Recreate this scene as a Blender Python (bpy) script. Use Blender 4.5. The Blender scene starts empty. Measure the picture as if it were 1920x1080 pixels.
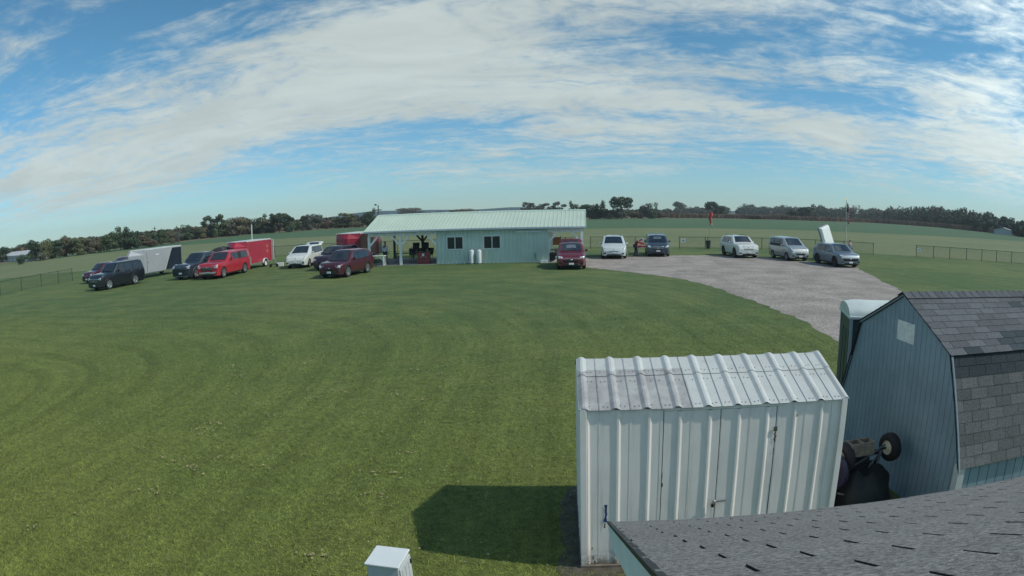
import bpy, math, random
import numpy as np
from mathutils import Matrix, Vector
R_ = math.radians
random.seed(7); RNG = np.random.default_rng(11)
SC = bpy.context.scene
COL = SC.collection

# ------------------------------------------------------------------ camera (wide lens with barrel curvature)
HC = 3.9
F_PX, K3, PITCH, ROLL, CX, CY = 1172.104, -.05, -.1542420, -.00763507, 1096.234, 575.122
cam = bpy.data.cameras.new('camera'); co = bpy.data.objects.new('camera', cam); COL.objects.link(co); SC.camera = co
cam.type = 'PANO'
cam.panorama_type = 'FISHEYE_LENS_POLYNOMIAL' if hasattr(cam, 'panorama_type') else None
cam.sensor_fit = 'HORIZONTAL'; cam.sensor_width = 36.0; cam.sensor_height = 20.25
_mm = 36.0/1920; _F = F_PX*_mm
_th = np.linspace(.01, 1.3, 200); _r = _F*(_th+K3*_th**3)
_c = np.linalg.lstsq(np.stack([_r, _r**2, _r**3, _r**4], 1), _th, rcond=None)[0]
cam.fisheye_fov = math.pi
cam.fisheye_polynomial_k0 = 0
cam.fisheye_polynomial_k1, cam.fisheye_polynomial_k2, cam.fisheye_polynomial_k3, cam.fisheye_polynomial_k4 = [-float(v) for v in _c]
cam.shift_x = -(CX-960)/1920; cam.shift_y = (CY-540)/1080
cam.clip_start = .05; cam.clip_end = 20000
co.matrix_world = Matrix.Translation((0, 0, HC)) @ Matrix.Rotation(math.pi/2+PITCH, 4, 'X') @ Matrix.Rotation(ROLL, 4, 'Z')

def ray(px, py):
    """direction (x right, y forward, z up) seen at a pixel of the 1920x1080 photograph"""
    dx, dy = px-CX, -(py-CY); r = math.hypot(dx, dy); th = r/F_PX
    for _ in range(15): th -= (F_PX*(th+K3*th**3)-r)/(F_PX*(1+3*K3*th*th))
    s = math.sin(th); X, Z, Y = s*dx/r, s*dy/r, math.cos(th)
    c, n = math.cos(ROLL), math.sin(ROLL); X, Z = c*X-n*Z, n*X+c*Z
    c, n = math.cos(PITCH), math.sin(PITCH); Y, Z = c*Y-n*Z, n*Y+c*Z
    return X, Y, Z
def G(px, py, z=0.0):
    X, Y, Z = ray(px, py); t = (z-HC)/Z; return X*t, Y*t, z
def D(px, py, Y0):
    X, Y, Z = ray(px, py); t = Y0/Y; return X*t, Y0, HC+Z*t

# ------------------------------------------------------------------ light
SUN_EL = R_(44.4); SUN_AZ = R_(98)          # measured clockwise from +Y
sdir = Vector((math.sin(SUN_AZ)*math.cos(SUN_EL), math.cos(SUN_AZ)*math.cos(SUN_EL), math.sin(SUN_EL)))
sl = bpy.data.lights.new('sun', 'SUN'); so = bpy.data.objects.new('sun', sl); COL.objects.link(so)
sl.energy = 2.9; sl.angle = R_(.9); sl.color = (1, .95, .86)
so.rotation_mode = 'QUATERNION'; so.rotation_quaternion = sdir.to_track_quat('Z', 'Y'); so.location = (20, -5, 30)
SC.view_settings.view_transform = 'Standard'; SC.view_settings.look = 'None'
SC.view_settings.exposure = .06; SC.view_settings.gamma = 1; SC.view_settings.use_curve_mapping = False
SC.render.engine = 'CYCLES'
SC.cycles.max_bounces = 6; SC.cycles.transparent_max_bounces = 12

class NT:
    """small node helper"""
    def __init__(s, nt): s.nt = nt; nt.nodes.clear()
    def n(s, t, **k):
        n = s.nt.nodes.new(t)
        for a, v in k.items(): setattr(n, a, v)
        return n
    def put(s, sock, v):
        if isinstance(v, bpy.types.NodeSocket): s.nt.links.new(v, sock)
        elif v is not None:
            if isinstance(v, (tuple, list)) and len(v) == 3 and getattr(sock, 'type', '') == 'RGBA': v = (*v, 1)
            sock.default_value = v
    def m(s, op, a, b=0.0, c=None, clamp=False):
        n = s.n('ShaderNodeMath', operation=op, use_clamp=clamp); s.put(n.inputs[0], a); s.put(n.inputs[1], b)
        if c is not None: s.put(n.inputs[2], c)
        return n.outputs[0]
    def mix(s, f, a, b, mode='MIX'):
        n = s.n('ShaderNodeMix', data_type='RGBA', blend_type=mode); s.put(n.inputs[0], f); s.put(n.inputs[6], a); s.put(n.inputs[7], b)
        return n.outputs[2]
    def noise(s, vec, scale, detail=3.0, rough=.55, dist=0.0):
        n = s.n('ShaderNodeTexNoise'); s.put(n.inputs['Vector'], vec); n.inputs['Scale'].default_value = scale
        n.inputs['Detail'].default_value = detail; n.inputs['Roughness'].default_value = rough; n.inputs['Distortion'].default_value = dist
        return n.outputs[0]
    def ramp(s, f, lo, hi, a=0.0, b=1.0):
        n = s.n('ShaderNodeMapRange', interpolation_type='SMOOTHSTEP'); s.put(n.inputs[0], f); s.put(n.inputs[1], lo); s.put(n.inputs[2], hi)
        n.inputs[3].default_value = a; n.inputs[4].default_value = b
        return n.outputs[0]
    def sep(s, v): n = s.n('ShaderNodeSeparateXYZ'); s.put(n.inputs[0], v); return n.outputs
    def comb(s, x, y, z): n = s.n('ShaderNodeCombineXYZ'); [s.put(n.inputs[i], v) for i, v in enumerate((x, y, z))]; return n.outputs[0]
    def scale(s, v, k):
        n = s.n('ShaderNodeVectorMath', operation='MULTIPLY'); s.put(n.inputs[0], v); n.inputs[1].default_value = k; return n.outputs[0]

# ------------------------------------------------------------------ sky
world = bpy.data.worlds.new('World'); SC.world = world; world.use_nodes = True
w = NT(world.node_tree)
sky = w.n('ShaderNodeTexSky', sky_type='NISHITA'); sky.sun_disc = False; sky.sun_elevation = SUN_EL; sky.sun_rotation = SUN_AZ
sky.altitude = 250; sky.air_density = 1.0; sky.dust_density = .15; sky.ozone_density = 3.0
tc = w.n('ShaderNodeTexCoord').outputs['Generated']
dx, dy, dz = w.sep(tc)
den = w.m('ADD', w.m('MAXIMUM', dz, 0.0), .11)
pxy = w.comb(w.m('DIVIDE', dx, den), w.m('DIVIDE', dy, den), 0.0)
az = w.m('ARCTAN2', dx, dy); el = w.m('ARCSINE', dz)
rot = w.n('ShaderNodeMapping', vector_type='POINT'); w.put(rot.inputs[0], pxy); rot.inputs[2].default_value = (0, 0, R_(-24)); rot.inputs[3].default_value = (.45, 1.0, 1)
wn = w.n('ShaderNodeTexNoise'); w.put(wn.inputs[0], pxy); wn.inputs['Scale'].default_value = .9; wn.inputs['Detail'].default_value = 3
wv = w.n('ShaderNodeVectorMath', operation='MULTIPLY_ADD'); w.put(wv.inputs[0], wn.outputs[1]); wv.inputs[1].default_value = (.9, .9, 0); w.put(wv.inputs[2], rot.outputs[0])
n1 = w.noise(wv.outputs[0], 1.25, 10, .64, .3)
n2 = w.noise(wv.outputs[0], 5.5, 9, .68, .5)
n3 = w.noise(pxy, .55, 4, .5)
densi = w.m('ADD', w.m('MULTIPLY', n1, .70), w.m('ADD', w.m('MULTIPLY', n2, .46), w.m('MULTIPLY', n3, .14)))
mott = w.noise(pxy, 7.5, 9, .66, .35)
densi = w.m('ADD', w.m('SUBTRACT', densi, .325), w.m('MULTIPLY', mott, .38))
# where the cloud deck is thick or torn open (pixel, half sizes in degrees, tilt, strength)
BLOB = [(130, 330, 17, 7, 10, .13), (520, 180, 20, 8, 8, .12), (900, 150, 18, 6.5, 2, .10), (90, 60, 12, 2, 25, .10), (700, 60, 14, 4, 6, .06), (1200, 110, 22, 4.5, -2, .08), (1150, 185, 17, 3.0, 3, .10),
        (1700, 190, 15, 4.2, -14, .14), (1860, 90, 6, 8, -30, .12), (1480, 150, 10, 2.2, -4, .10), (330, 300, 22, 5, 14, .12), (1250, 262, 8, 1.2, 0, .10), (1550, 255, 6, 1.7, -8, .10), (1430, 205, 9, 1.0, -5, .10),
        (1850, 270, 7, 3.0, -12, .14), (1640, 40, 8, 3.0, 20, .06), (1420, 15, 5, 3, 0, .08),
        (90, 120, 8, 2.6, 22, -.16), (300, 22, 9, 2.0, 12, -.16), (1050, 48, 4.5, 1.6, 0, -.12), (1420, 62, 10, 2.0, 0, -.17), (1740, 85, 5.5, 1.6, -8, -.20), (1500, 172, 9, 1.5, -5, -.17), (500, 60, 4, 1.2, 0, -.12),
        (1620, 205, 11, 2.2, -8, -.10), (780, 240, 9, 1.0, 4, -.12), (560, 262, 9, .9, 8, -.10), (1150, 225, 16, 1.2, 2, -.08), (1600, 320, 22, 3, 0, -.06), (300, 395, 26, 3.2, 10, -.16), (900, 350, 24, 3.2, 2, -.04), (1080, 245, 5, 1.3, 0, .14), (1230, 250, 6, 1.0, -3, .12), (1540, 262, 5, 1.4, -10, .12), (1000, 320, 10, 1.0, 2, .11), (1350, 320, 9, .8, -2, .09), (1650, 350, 12, .8, -8, .08), (1870, 330, 5, 1.2, -10, .12), (700, 330, 9, .8, 5, .07), (640, 225, 8, 1.2, 2, .07)]
acc = densi
for (bx, by, ha, he, tilt, st) in BLOB:
    X, Y, Z = ray(bx, by); a0 = math.atan2(X, Y); e0 = math.asin(Z)
    u = w.m('SUBTRACT', az, a0); v = w.m('SUBTRACT', el, e0); c, s_ = math.cos(R_(tilt)), math.sin(R_(tilt))
    uu = w.m('DIVIDE', w.m('ADD', w.m('MULTIPLY', u, c), w.m('MULTIPLY', v, s_)), R_(ha))
    vv = w.m('DIVIDE', w.m('SUBTRACT', w.m('MULTIPLY', v, c), w.m('MULTIPLY', u, s_)), R_(he))
    g = w.m('POWER', 2.718, w.m('MULTIPLY', w.m('ADD', w.m('MULTIPLY', uu, uu), w.m('MULTIPLY', vv, vv)), -.9))
    acc = w.m('ADD', acc, w.m('MULTIPLY', g, st))
cover = w.ramp(acc, .455, .79)
horizon = w.ramp(dz, 0.0, .07)
cover = w.m('MULTIPLY', w.m('MULTIPLY', cover, horizon), .90)
tone = w.ramp(w.noise(wv.outputs[0], 2.2, 6, .6), .3, .7, .88, 1.06)
vm = w.n('ShaderNodeVectorMath', operation='DOT_PRODUCT'); w.put(vm.inputs[0], tc); vm.inputs[1].default_value = tuple(sdir)
glow = w.ramp(vm.outputs['Value'], .15, 1.0, 0.0, 1.0)     # thin cloud scatters more towards the sun; boosted as added fill light
tone = w.m('MULTIPLY', tone, w.m('ADD', 1.0, w.m('MULTIPLY', w.m('ADD', w.m('POWER', glow, 1.5), w.ramp(dz, .62, 1.0, 0, .45)), 2.4)))  # clouds overhead, out of view, brightened too for extra fill light
ccol = w.mix(1.0, (4.45, 4.95, 4.75, 1), w.comb(tone, tone, tone), 'MULTIPLY')
lowf = w.ramp(dz, -.02, .30)
skyc = w.mix(1.0, sky.outputs[0], w.mix(lowf, (.46, .68, .82, 1), (.46, .78, .80, 1)), 'MULTIPLY')
fin = w.mix(cover, skyc, ccol)
bg = w.n('ShaderNodeBackground'); w.put(bg.inputs[0], fin); bg.inputs[1].default_value = .128
ow = w.n('ShaderNodeOutputWorld'); w.put(ow.inputs[0], bg.outputs[0])

# ------------------------------------------------------------------ materials
MAT = {}
def mat(name, col, rough=.6, metal=0.0, var=.12, vs=3.0, bump=0.0, bs=40.0, coat=0.0, spec=.5, attr=False, trans=0.0, objcol=False):
    if name in MAT: return MAT[name]
    m = bpy.data.materials.new(name); m.use_nodes = True; t = NT(m.node_tree); MAT[name] = m
    pos = t.n('ShaderNodeTexCoord').outputs['Object']
    b = t.n('ShaderNodeBsdfPrincipled'); o = t.n('ShaderNodeOutputMaterial'); t.put(o.inputs[0], b.outputs[0])
    c = (*col, 1)
    if attr: c = t.mix(1.0, c, t.n('ShaderNodeAttribute', attribute_name='tone').outputs[0], 'MULTIPLY')
    if objcol: c = t.mix(1.0, c, t.n('ShaderNodeObjectInfo').outputs['Color'], 'MULTIPLY')
    if var:
        f = t.ramp(t.noise(pos, vs, 5, .6), .25, .75, 1-var, 1+var)
        c = t.mix(1.0, c, t.comb(f, f, f), 'MULTIPLY')
    t.put(b.inputs['Base Color'], c); b.inputs['Roughness'].default_value = rough; b.inputs['Metallic'].default_value = metal
    b.inputs['Specular IOR Level'].default_value = spec
    if coat: b.inputs['Coat Weight'].default_value = coat; b.inputs['Coat Roughness'].default_value = .06
    if trans: b.inputs['Transmission Weight'].default_value = trans
    if bump:
        bn = t.n('ShaderNodeBump'); bn.inputs['Strength'].default_value = bump; bn.inputs['Distance'].default_value = .01
        t.put(bn.inputs['Height'], t.noise(pos, bs, 4, .65)); t.put(b.inputs['Normal'], bn.outputs[0])
    return m

def paint(name, col, metal=.35): return mat('paint_'+name, col, .38, metal, .06, 4, coat=.8)
BLACK = mat('black_plastic', (.012, .013, .016), .5, var=.1)
RUB = mat('rubber', (.016, .016, .018), .8, var=.2, vs=12)
GLASS = mat('dark_glass', (.016, .026, .038), .07, 0, .2, 2, spec=.7)
CHROME = mat('chrome', (.62, .65, .66), .25, .9, .05)
RIM = mat('alloy_rim', (.42, .44, .45), .35, .8, .1)
LAMP = mat('lamp_lens', (.62, .65, .66), .12, .2, .1)
AMBER = mat('amber_lens', (.6, .25, .04), .2)
REDL = mat('red_lens', (.35, .012, .012), .2)
PLATE = mat('plate', (.68, .7, .7), .5, var=.25, vs=40)
WHITE_WOOD = mat('white_painted_wood', (.76, .78, .74), .55, var=.12, vs=5, bump=.15)
WHITE_METAL = mat('white_metal', (.66, .70, .70), .4, 0, .08, 3)
GALV = mat('galvanised', (.35, .37, .38), .45, .6, .15)
FENCE = mat('fence_metal', (.015, .028, .024), .5, var=.1)
CONC = mat('concrete', (.33, .32, .30), .9, var=.2, vs=3, bump=.4)

# ------------------------------------------------------------------ mesh helpers
class MB:
    def __init__(s): s.v = []; s.f = []; s.t = []
    def add(s, vs, fs, tone=None):
        k = len(s.v); s.v += [tuple(map(float, p)) for p in vs]; s.f += [tuple(k+i for i in f) for f in fs]
        s.t += [tone if tone is not None else (1, 1, 1)]*len(fs); return s
    def box(s, a, b, tone=None):
        (x0, y0, z0), (x1, y1, z1) = a, b
        return s.add([(x0, y0, z0), (x1, y0, z0), (x1, y1, z0), (x0, y1, z0), (x0, y0, z1), (x1, y0, z1), (x1, y1, z1), (x0, y1, z1)],
                     [(0, 3, 2, 1), (4, 5, 6, 7), (0, 1, 5, 4), (1, 2, 6, 5), (2, 3, 7, 6), (3, 0, 4, 7)], tone)
    def bar(s, p, q, wd, hg=None, up=(0, 0, 1), tone=None):
        p, q = Vector(p), Vector(q); d = (q-p).normalized(); hg = hg or wd
        u = Vector(up)
        if abs(d.dot(u)) > .97: u = Vector((0, 1, 0))
        r = d.cross(u).normalized()*wd/2; u2 = r.cross(d).normalized()*hg/2
        c = [-r-u2, r-u2, r+u2, -r+u2]
        return s.add([p+k for k in c]+[q+k for k in c], [(0, 1, 2, 3), (7, 6, 5, 4), (0, 4, 5, 1), (1, 5, 6, 2), (2, 6, 7, 3), (3, 7, 4, 0)], tone)
    def tube(s, p, q, r, n=10, r2=None, cap=True):
        p, q = Vector(p), Vector(q); d = (q-p).normalized(); r2 = r if r2 is None else r2
        a = d.cross(Vector((0, 0, 1)) if abs(d.z) < .9 else Vector((1, 0, 0))).normalized(); b = d.cross(a)
        vs = [p+(a*math.cos(2*math.pi*i/n)+b*math.sin(2*math.pi*i/n))*r for i in range(n)]+[q+(a*math.cos(2*math.pi*i/n)+b*math.sin(2*math.pi*i/n))*r2 for i in range(n)]
        fs = [(i, (i+1) % n, n+(i+1) % n, n+i) for i in range(n)]
        if cap: fs += [tuple(range(n))[::-1], tuple(range(n, 2*n))]
        return s.add(vs, fs)
    def lathe(s, o, axis, prof, n=20, cap=True):
        """prof: list of (r, h) along axis from o"""
        o = Vector(o); d = Vector(axis).normalized(); a = d.cross(Vector((0, 0, 1)) if abs(d.z) < .9 else Vector((1, 0, 0))).normalized(); b = d.cross(a)
        vs = [o+d*h+(a*math.cos(2*math.pi*i/n)+b*math.sin(2*math.pi*i/n))*r for r, h in prof for i in range(n)]
        fs = [(j*n+i, j*n+(i+1) % n, (j+1)*n+(i+1) % n, (j+1)*n+i) for j in range(len(prof)-1) for i in range(n)]
        if cap: fs += [tuple(range(n))[::-1], tuple(range((len(prof)-1)*n, len(prof)*n))]
        return s.add(vs, fs)
    def prism(s, poly, axis, a, b):
        """poly of 2-D points extruded along an axis index"""
        def P(p, h):
            q = list(p); q.insert(axis, h); return q
        n = len(poly)
        return s.add([P(p, a) for p in poly]+[P(p, b) for p in poly], [tuple(range(n))[::-1], tuple(range(n, 2*n))]+[(i, (i+1) % n, n+(i+1) % n, n+i) for i in range(n)])
    def grid(s, rows, tone=None, closed=False):
        """rows: list of equal-length lists of points"""
        n = len(rows[0]); vs = [p for r in rows for p in r]; fs = []
        for j in range(len(rows)-1):
            for i in range(n-1 if not closed else n): fs.append((j*n+i, j*n+(i+1) % n, (j+1)*n+(i+1) % n, (j+1)*n+i))
        return s.add(vs, fs, tone)
    def build(s, name, m, parent=None, smooth=False, bevel=0, attr=False, fixn=True, auto=None):
        me = bpy.data.meshes.new(name); me.from_pydata(s.v, [], s.f)
        if fixn:
            import bmesh
            bm = bmesh.new(); bm.from_mesh(me); bmesh.ops.recalc_face_normals(bm, faces=bm.faces)
            if not attr: bmesh.ops.remove_doubles(bm, verts=bm.verts, dist=1e-5)
            bm.to_mesh(me); bm.free()
        if attr:
            ca = me.color_attributes.new('tone', 'FLOAT_COLOR', 'CORNER'); arr = []
            for p, t in zip(me.polygons, s.t): arr += [t[0], t[1], t[2], 1]*len(p.vertices)
            ca.data.foreach_set('color', arr)
        me.materials.append(m)
        if smooth:
            if auto is not None: me.polygons.foreach_set('use_smooth', [True]*len(me.polygons)); me.set_sharp_from_angle(angle=R_(auto))
            else: me.polygons.foreach_set('use_smooth', [True]*len(me.polygons))
        o = bpy.data.objects.new(name, me); COL.objects.link(o)
        if parent: o.parent = parent
        if bevel:
            b = o.modifiers.new('bevel', 'BEVEL'); b.width = bevel; b.segments = 2; b.limit_method = 'ANGLE'; b.angle_limit = R_(35)
        return o
def tag(o, label=None, cat=None, group=None, kind=None):
    if label: o['label'] = label
    if cat: o['category'] = cat
    if group: o['group'] = group
    if kind: o['kind'] = kind
    return o
def empty(name, loc, rz=0.0, parent=None):
    o = bpy.data.objects.new(name, None); COL.objects.link(o); o.location = loc; o.rotation_euler = (0, 0, rz); o.empty_display_size = .2
    if parent: o.parent = parent
    return o
def thing(name, label, cat, loc=(0, 0, 0), rz=0.0, group=None): return tag(empty(name, loc, rz), label, cat, group)
def copy_tree(o, parent=None):
    c = o.copy(); COL.objects.link(c); c.parent = parent
    for ch in list(o.children): copy_tree(ch, c)
    return c
def npmesh(name, V, Fq, m, parent=None, tone=None, smooth=False):
    """numpy mesh: V (n,3), Fq (k,3 or 4) faces, tone (k,3) face colours"""
    k = Fq.shape[1]; me = bpy.data.meshes.new(name); me.vertices.add(len(V)); me.vertices.foreach_set('co', V.astype(np.float32).ravel())
    me.loops.add(Fq.size); me.loops.foreach_set('vertex_index', Fq.astype(np.int32).ravel()); me.polygons.add(len(Fq))
    me.polygons.foreach_set('loop_start', np.arange(0, Fq.size, k, dtype=np.int32))
    me.update(calc_edges=True)
    if tone is not None:
        ca = me.color_attributes.new('tone', 'FLOAT_COLOR', 'CORNER')
        t = np.concatenate([tone, np.ones((len(tone), 1))], 1); ca.data.foreach_set('color', np.repeat(t, k, 0).astype(np.float32).ravel())
    me.materials.append(m)
    if smooth: me.polygons.foreach_set('use_smooth', np.ones(len(Fq), bool))
    o = bpy.data.objects.new(name, me); COL.objects.link(o)
    if parent: o.parent = parent
    return o

# ------------------------------------------------------------------ ground
def ground_mat(name, zones):
    m = bpy.data.materials.new(name); m.use_nodes = True; t = NT(m.node_tree)
    pos = t.n('ShaderNodeTexCoord').outputs['Object']; x, y, z = t.sep(pos)
    b = t.n('ShaderNodeBsdfPrincipled'); o = t.n('ShaderNodeOutputMaterial'); t.put(o.inputs[0], b.outputs[0])
    b.inputs['Roughness'].default_value = .85; b.inputs['Specular IOR Level'].default_value = .25
    c, h = zones(t, pos, x, y)
    t.put(b.inputs['Base Color'], c)
    if h is not None:
        bn = t.n('ShaderNodeBump'); bn.inputs['Strength'].default_value = .9; bn.inputs['Distance'].default_value = .03; t.put(bn.inputs['Height'], h); t.put(b.inputs['Normal'], bn.outputs[0])
    return m
def lawn_zones(t, pos, x, y):
    flat = t.scale(pos, (1, 1, 0))
    big = t.noise(flat, .10, 4, .55); mid = t.noise(flat, .55, 5, .6); fine = t.noise(flat, 9, 5, .7); grain = t.noise(flat, 42, 3, .7)
    # laps of the mower: rounded squares one inside the other
    wob = t.m('MULTIPLY', t.m('SUBTRACT', t.noise(flat, .12, 2), .5), 1.3)
    ax = t.m('POWER', t.m('ABSOLUTE', t.m('MULTIPLY', t.m('SUBTRACT', x, -25.0), 1.3)), 4.5); ay = t.m('POWER', t.m('ABSOLUTE', t.m('SUBTRACT', y, -1.5)), 4.5)
    d = t.m('ADD', t.m('POWER', t.m('ADD', ax, ay), 1/4.5), wob)
    st = t.m('SINE', t.m('MULTIPLY', d, 2*math.pi/1.9)); st2 = t.m('SINE', t.m('ADD', t.m('MULTIPLY', d, 2*math.pi/.95), 1.2))
    ln = t.m('POWER', t.m('MAXIMUM', t.m('SINE', t.m('MULTIPLY', d, 2*math.pi/1.9)), 0.0), 7.0)
    g1 = (.072, .120, .040, 1); g2 = (.122, .158, .052, 1); dry = (.20, .19, .085, 1)
    f = t.ramp(t.m('ADD', t.m('MULTIPLY', big, .5), t.m('MULTIPLY', mid, .5)), .38, .62)
    c = t.mix(f, g1, g2)
    near = t.ramp(t.m('ADD', y, t.m('MULTIPLY', big, 10)), 8, 34, .55, 0.0)
    c = t.mix(near, c, (.165, .184, .034, 1))
    clump = t.ramp(t.noise(flat, 2.6, 6, .7), .58, .80)
    patch = t.m('MULTIPLY', clump, t.m('ADD', .16, t.m('MULTIPLY', ln, .60)))
    c = t.mix(patch, c, dry)
    swath = t.noise(t.comb(t.m('MULTIPLY', d, 3.4), t.m('MULTIPLY', t.m('ADD', x, y), .16), 0.0), 1.0, 4, .65)
    k = t.m('ADD', t.ramp(swath, .3, .7, .91, 1.11), t.m('ADD', t.m('MULTIPLY', st, .045), t.m('MULTIPLY', st2, .03)))
    k = t.m('MULTIPLY', k, t.ramp(t.noise(flat, 2.1, 6, .72, .4), .3, .7, .88, 1.12)); k = t.m('MULTIPLY', k, t.ramp(fine, .25, .75, .70, 1.30)); k = t.m('MULTIPLY', k, t.ramp(grain, .25, .75, .70, 1.30))
    c = t.mix(1.0, c, t.comb(k, k, k), 'MULTIPLY')
    return c, t.m('ADD', t.m('MULTIPLY', fine, .8), grain)
LAWN = ground_mat('lawn', lawn_zones)
def field_zones(c1, c2, c3=None, s=.06):
    def z(t, pos, x, y):
        flat = t.scale(pos, (1, 1, 0)); st = t.scale(pos, (.25, 1, 0))
        f = t.ramp(t.noise(flat, s, 5, .6), .35, .65); c = t.mix(f, c1, c2)
        if c3: c = t.mix(t.ramp(t.noise(st, .11, 5, .6), .5, .7, 0, .6), c, c3)
        k = t.ramp(t.noise(flat, 1.2, 5, .7), .25, .75, .8, 1.2); return t.mix(1.0, c, t.comb(k, k, k), 'MULTIPLY'), None
    return z
FIELD = ground_mat('mown_field', field_zones((.155, .178, .082, 1), (.130, .165, .072, 1), (.21, .205, .11, 1)))
CROP = ground_mat('green_crop', field_zones((.060, .118, .055, 1), (.070, .130, .058, 1)))
STUB = ground_mat('stubble', field_zones((.19, .15, .09, 1), (.15, .14, .07, 1)))
def gravel_zones(t, pos, x, y):
    flat = t.scale(pos, (1, 1, 0)); v = t.n('ShaderNodeTexVoronoi'); t.put(v.inputs[0], flat); v.inputs['Scale'].default_value = 16
    f = t.ramp(t.noise(flat, .5, 5, .6), .3, .7); c = t.mix(f, (.29, .258, .228, 1), (.43, .385, .345, 1))
    trk = t.ramp(t.noise(t.scale(pos, (.8, .16, 0)), .9, 4, .6), .5, .72, 0, .45); c = t.mix(trk, c, (.205, .185, .165, 1))
    wd_ = t.m('MULTIPLY', t.ramp(t.noise(flat, 1.6, 6, .75), .60, .72), .55); c = t.mix(wd_, c, (.13, .14, .07, 1))
    k = t.m('MULTIPLY', t.ramp(t.noise(flat, 7, 5, .75), .25, .75, .62, 1.34), t.ramp(v.outputs['Distance'], 0, .8, 1.22, .72))
    return t.mix(1.0, c, t.comb(k, k, k), 'MULTIPLY'), t.noise(flat, 24, 4, .7)
GRAVEL = ground_mat('gravel', gravel_zones)

def sheet(name, pts, z, m, kind='structure', jitter=0.0, step=None):
    P = [Vector((p[0], p[1], 0)) for p in pts]; out = []
    for i, p in enumerate(P):
        q = P[(i+1) % len(P)]; n = max(1, int((q-p).length/step)) if step else 1
        for k in range(n):
            c = p.lerp(q, k/n)
            if jitter: c = c+Vector((random.uniform(-1, 1), random.uniform(-1, 1), 0))*jitter
            out.append((c.x, c.y, z))
    mb = MB(); mb.add(out, [tuple(range(len(out)))]); o = mb.build(name, m, fixn=False)
    import bmesh
    bm = bmesh.new(); bm.from_mesh(o.data); bmesh.ops.triangulate(bm, faces=bm.faces); bm.normal_update()
    for f in bm.faces:
        if f.normal.z < 0: f.normal_flip()
    bm.to_mesh(o.data); bm.free()
    return tag(o, kind=kind)
sheet('ground', [(-1500, -80), (1500, -80), (1500, 1560), (-1500, 1560)], 0, LAWN)
near_edge = [G(*p)[:2] for p in [(100, 485), (230, 470), (330, 461), (470, 451), (600, 444), (690, 440), (900, 433), (1100, 429), (1300, 428), (1440, 430), (1560, 434), (1740, 442), (1919, 453)]]
far_edge = [G(*p)[:2] for p in [(100, 481), (240, 465), (330, 455), (400, 447.5), (480, 439), (560, 433.5), (690, 425.5), (900, 415), (1100, 411), (1250, 409.5), (1400, 411), (1535, 415), (1640, 418.5), (1760, 427), (1919, 444)]]
sheet('mown_field', [(-110, 50), (-52.5, 58), (-36, 65.2), (24, 65.2), (30.5, 58.6), (52, 50.3), (160, 20), (near_edge[-1][0]+45, near_edge[-1][1]-22)]+near_edge[::-1]+[(near_edge[0][0]-40, near_edge[0][1]-18)], .012, FIELD)
sheet('crop_field', near_edge+[(near_edge[-1][0]+60, near_edge[-1][1]-30), (far_edge[-1][0]+60, far_edge[-1][1]-25)]+far_edge[::-1], .016, CROP)
sheet('stubble_field', far_edge+[(far_edge[-1][0]+60, far_edge[-1][1]-25), (900, 300), (1450, 1500), (-1450, 1500), (-900, 300), (-190, 95)], .014, STUB)
lot = [(-.9, 43.6), (.34, 42.3), (1.6, 40.6), (2.84, 39.2), (4.5, 36.7), (5.8, 34.4), (6.7, 30.8), (7.3, 27.1), (7.7, 24), (7.9, 21.5), (7.95, 17.7), (8.1, 10), (8.2, -15), (14.4, -15), (14.6, 0), (15.0, 14), (15.8, 23), (16.85, 29.2), (17.7, 33), (18.6, 36.4), (19.6, 40.6), (20.4, 43.0), (20.5, 44.2), (18.9, 46.1), (17.6, 49), (15.8, 51.8), (13.5, 53.2), (11.4, 53.8), (8, 53.5), (4, 52.2), (2.4, 51.5), (-.2, 51.2)]
sheet('gravel_lot', lot, .008, GRAVEL, jitter=.14, step=.4)
sheet('gravel_edge_grass', [(7.3, 17.5), (7.4, 21.5), (7.0, 25), (7.8, 24.6), (8.1, 21), (8.1, 17.5)], .004, LAWN)

# near grass as real blades, thinning out with distance
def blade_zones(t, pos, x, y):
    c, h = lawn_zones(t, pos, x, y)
    return t.mix(1.0, c, (1.55, 1.5, 1.35, 1), 'MULTIPLY'), None  # lawn colour brightened to offset the shade blades cast on each other
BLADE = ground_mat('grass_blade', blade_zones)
def blades(n=480000):
    r = RNG
    y = 3.0+ (r.random(n)**1.6)*25.6; u = r.random(n); x = -(5.5+1.35*y)+(5.5+2.0*y)*u
    fe = np.clip(u/.06, 0, 1)*np.clip((1-u)/.08, 0, 1)*np.clip((28.6-y)/12, 0, 1); pk = r.random(n) < fe; x, y = x[pk], y[pk]; n = len(x)
    keep = ~((x > -.15) & (x < 3.1) & (y > 5.9) & (y < 8.3)); keep &= ~((x > 7.6)); keep &= ~((x > 4.2) & (y > 5.8) & (y < 9.6)); keep &= ~((x > .1) & (y < 3.2))
    x, y = x[keep], y[keep]; n = len(x); a = r.random(n)*2*np.pi; h = .012+.020*r.random(n); wd = .003+.003*r.random(n)*(1+y/10); ln = r.normal(0, .034, (n, 2))
    b = np.stack([x, y, np.zeros(n)], 1); s = np.stack([np.cos(a)*wd, np.sin(a)*wd, np.zeros(n)], 1); tip = b+np.concatenate([ln, h[:, None]], 1)
    V = np.stack([b-s, b+s, tip], 1).reshape(-1, 3); Fq = np.arange(n*3).reshape(-1, 3)
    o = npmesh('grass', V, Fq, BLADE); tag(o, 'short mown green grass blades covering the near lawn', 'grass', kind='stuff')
blades()
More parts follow.
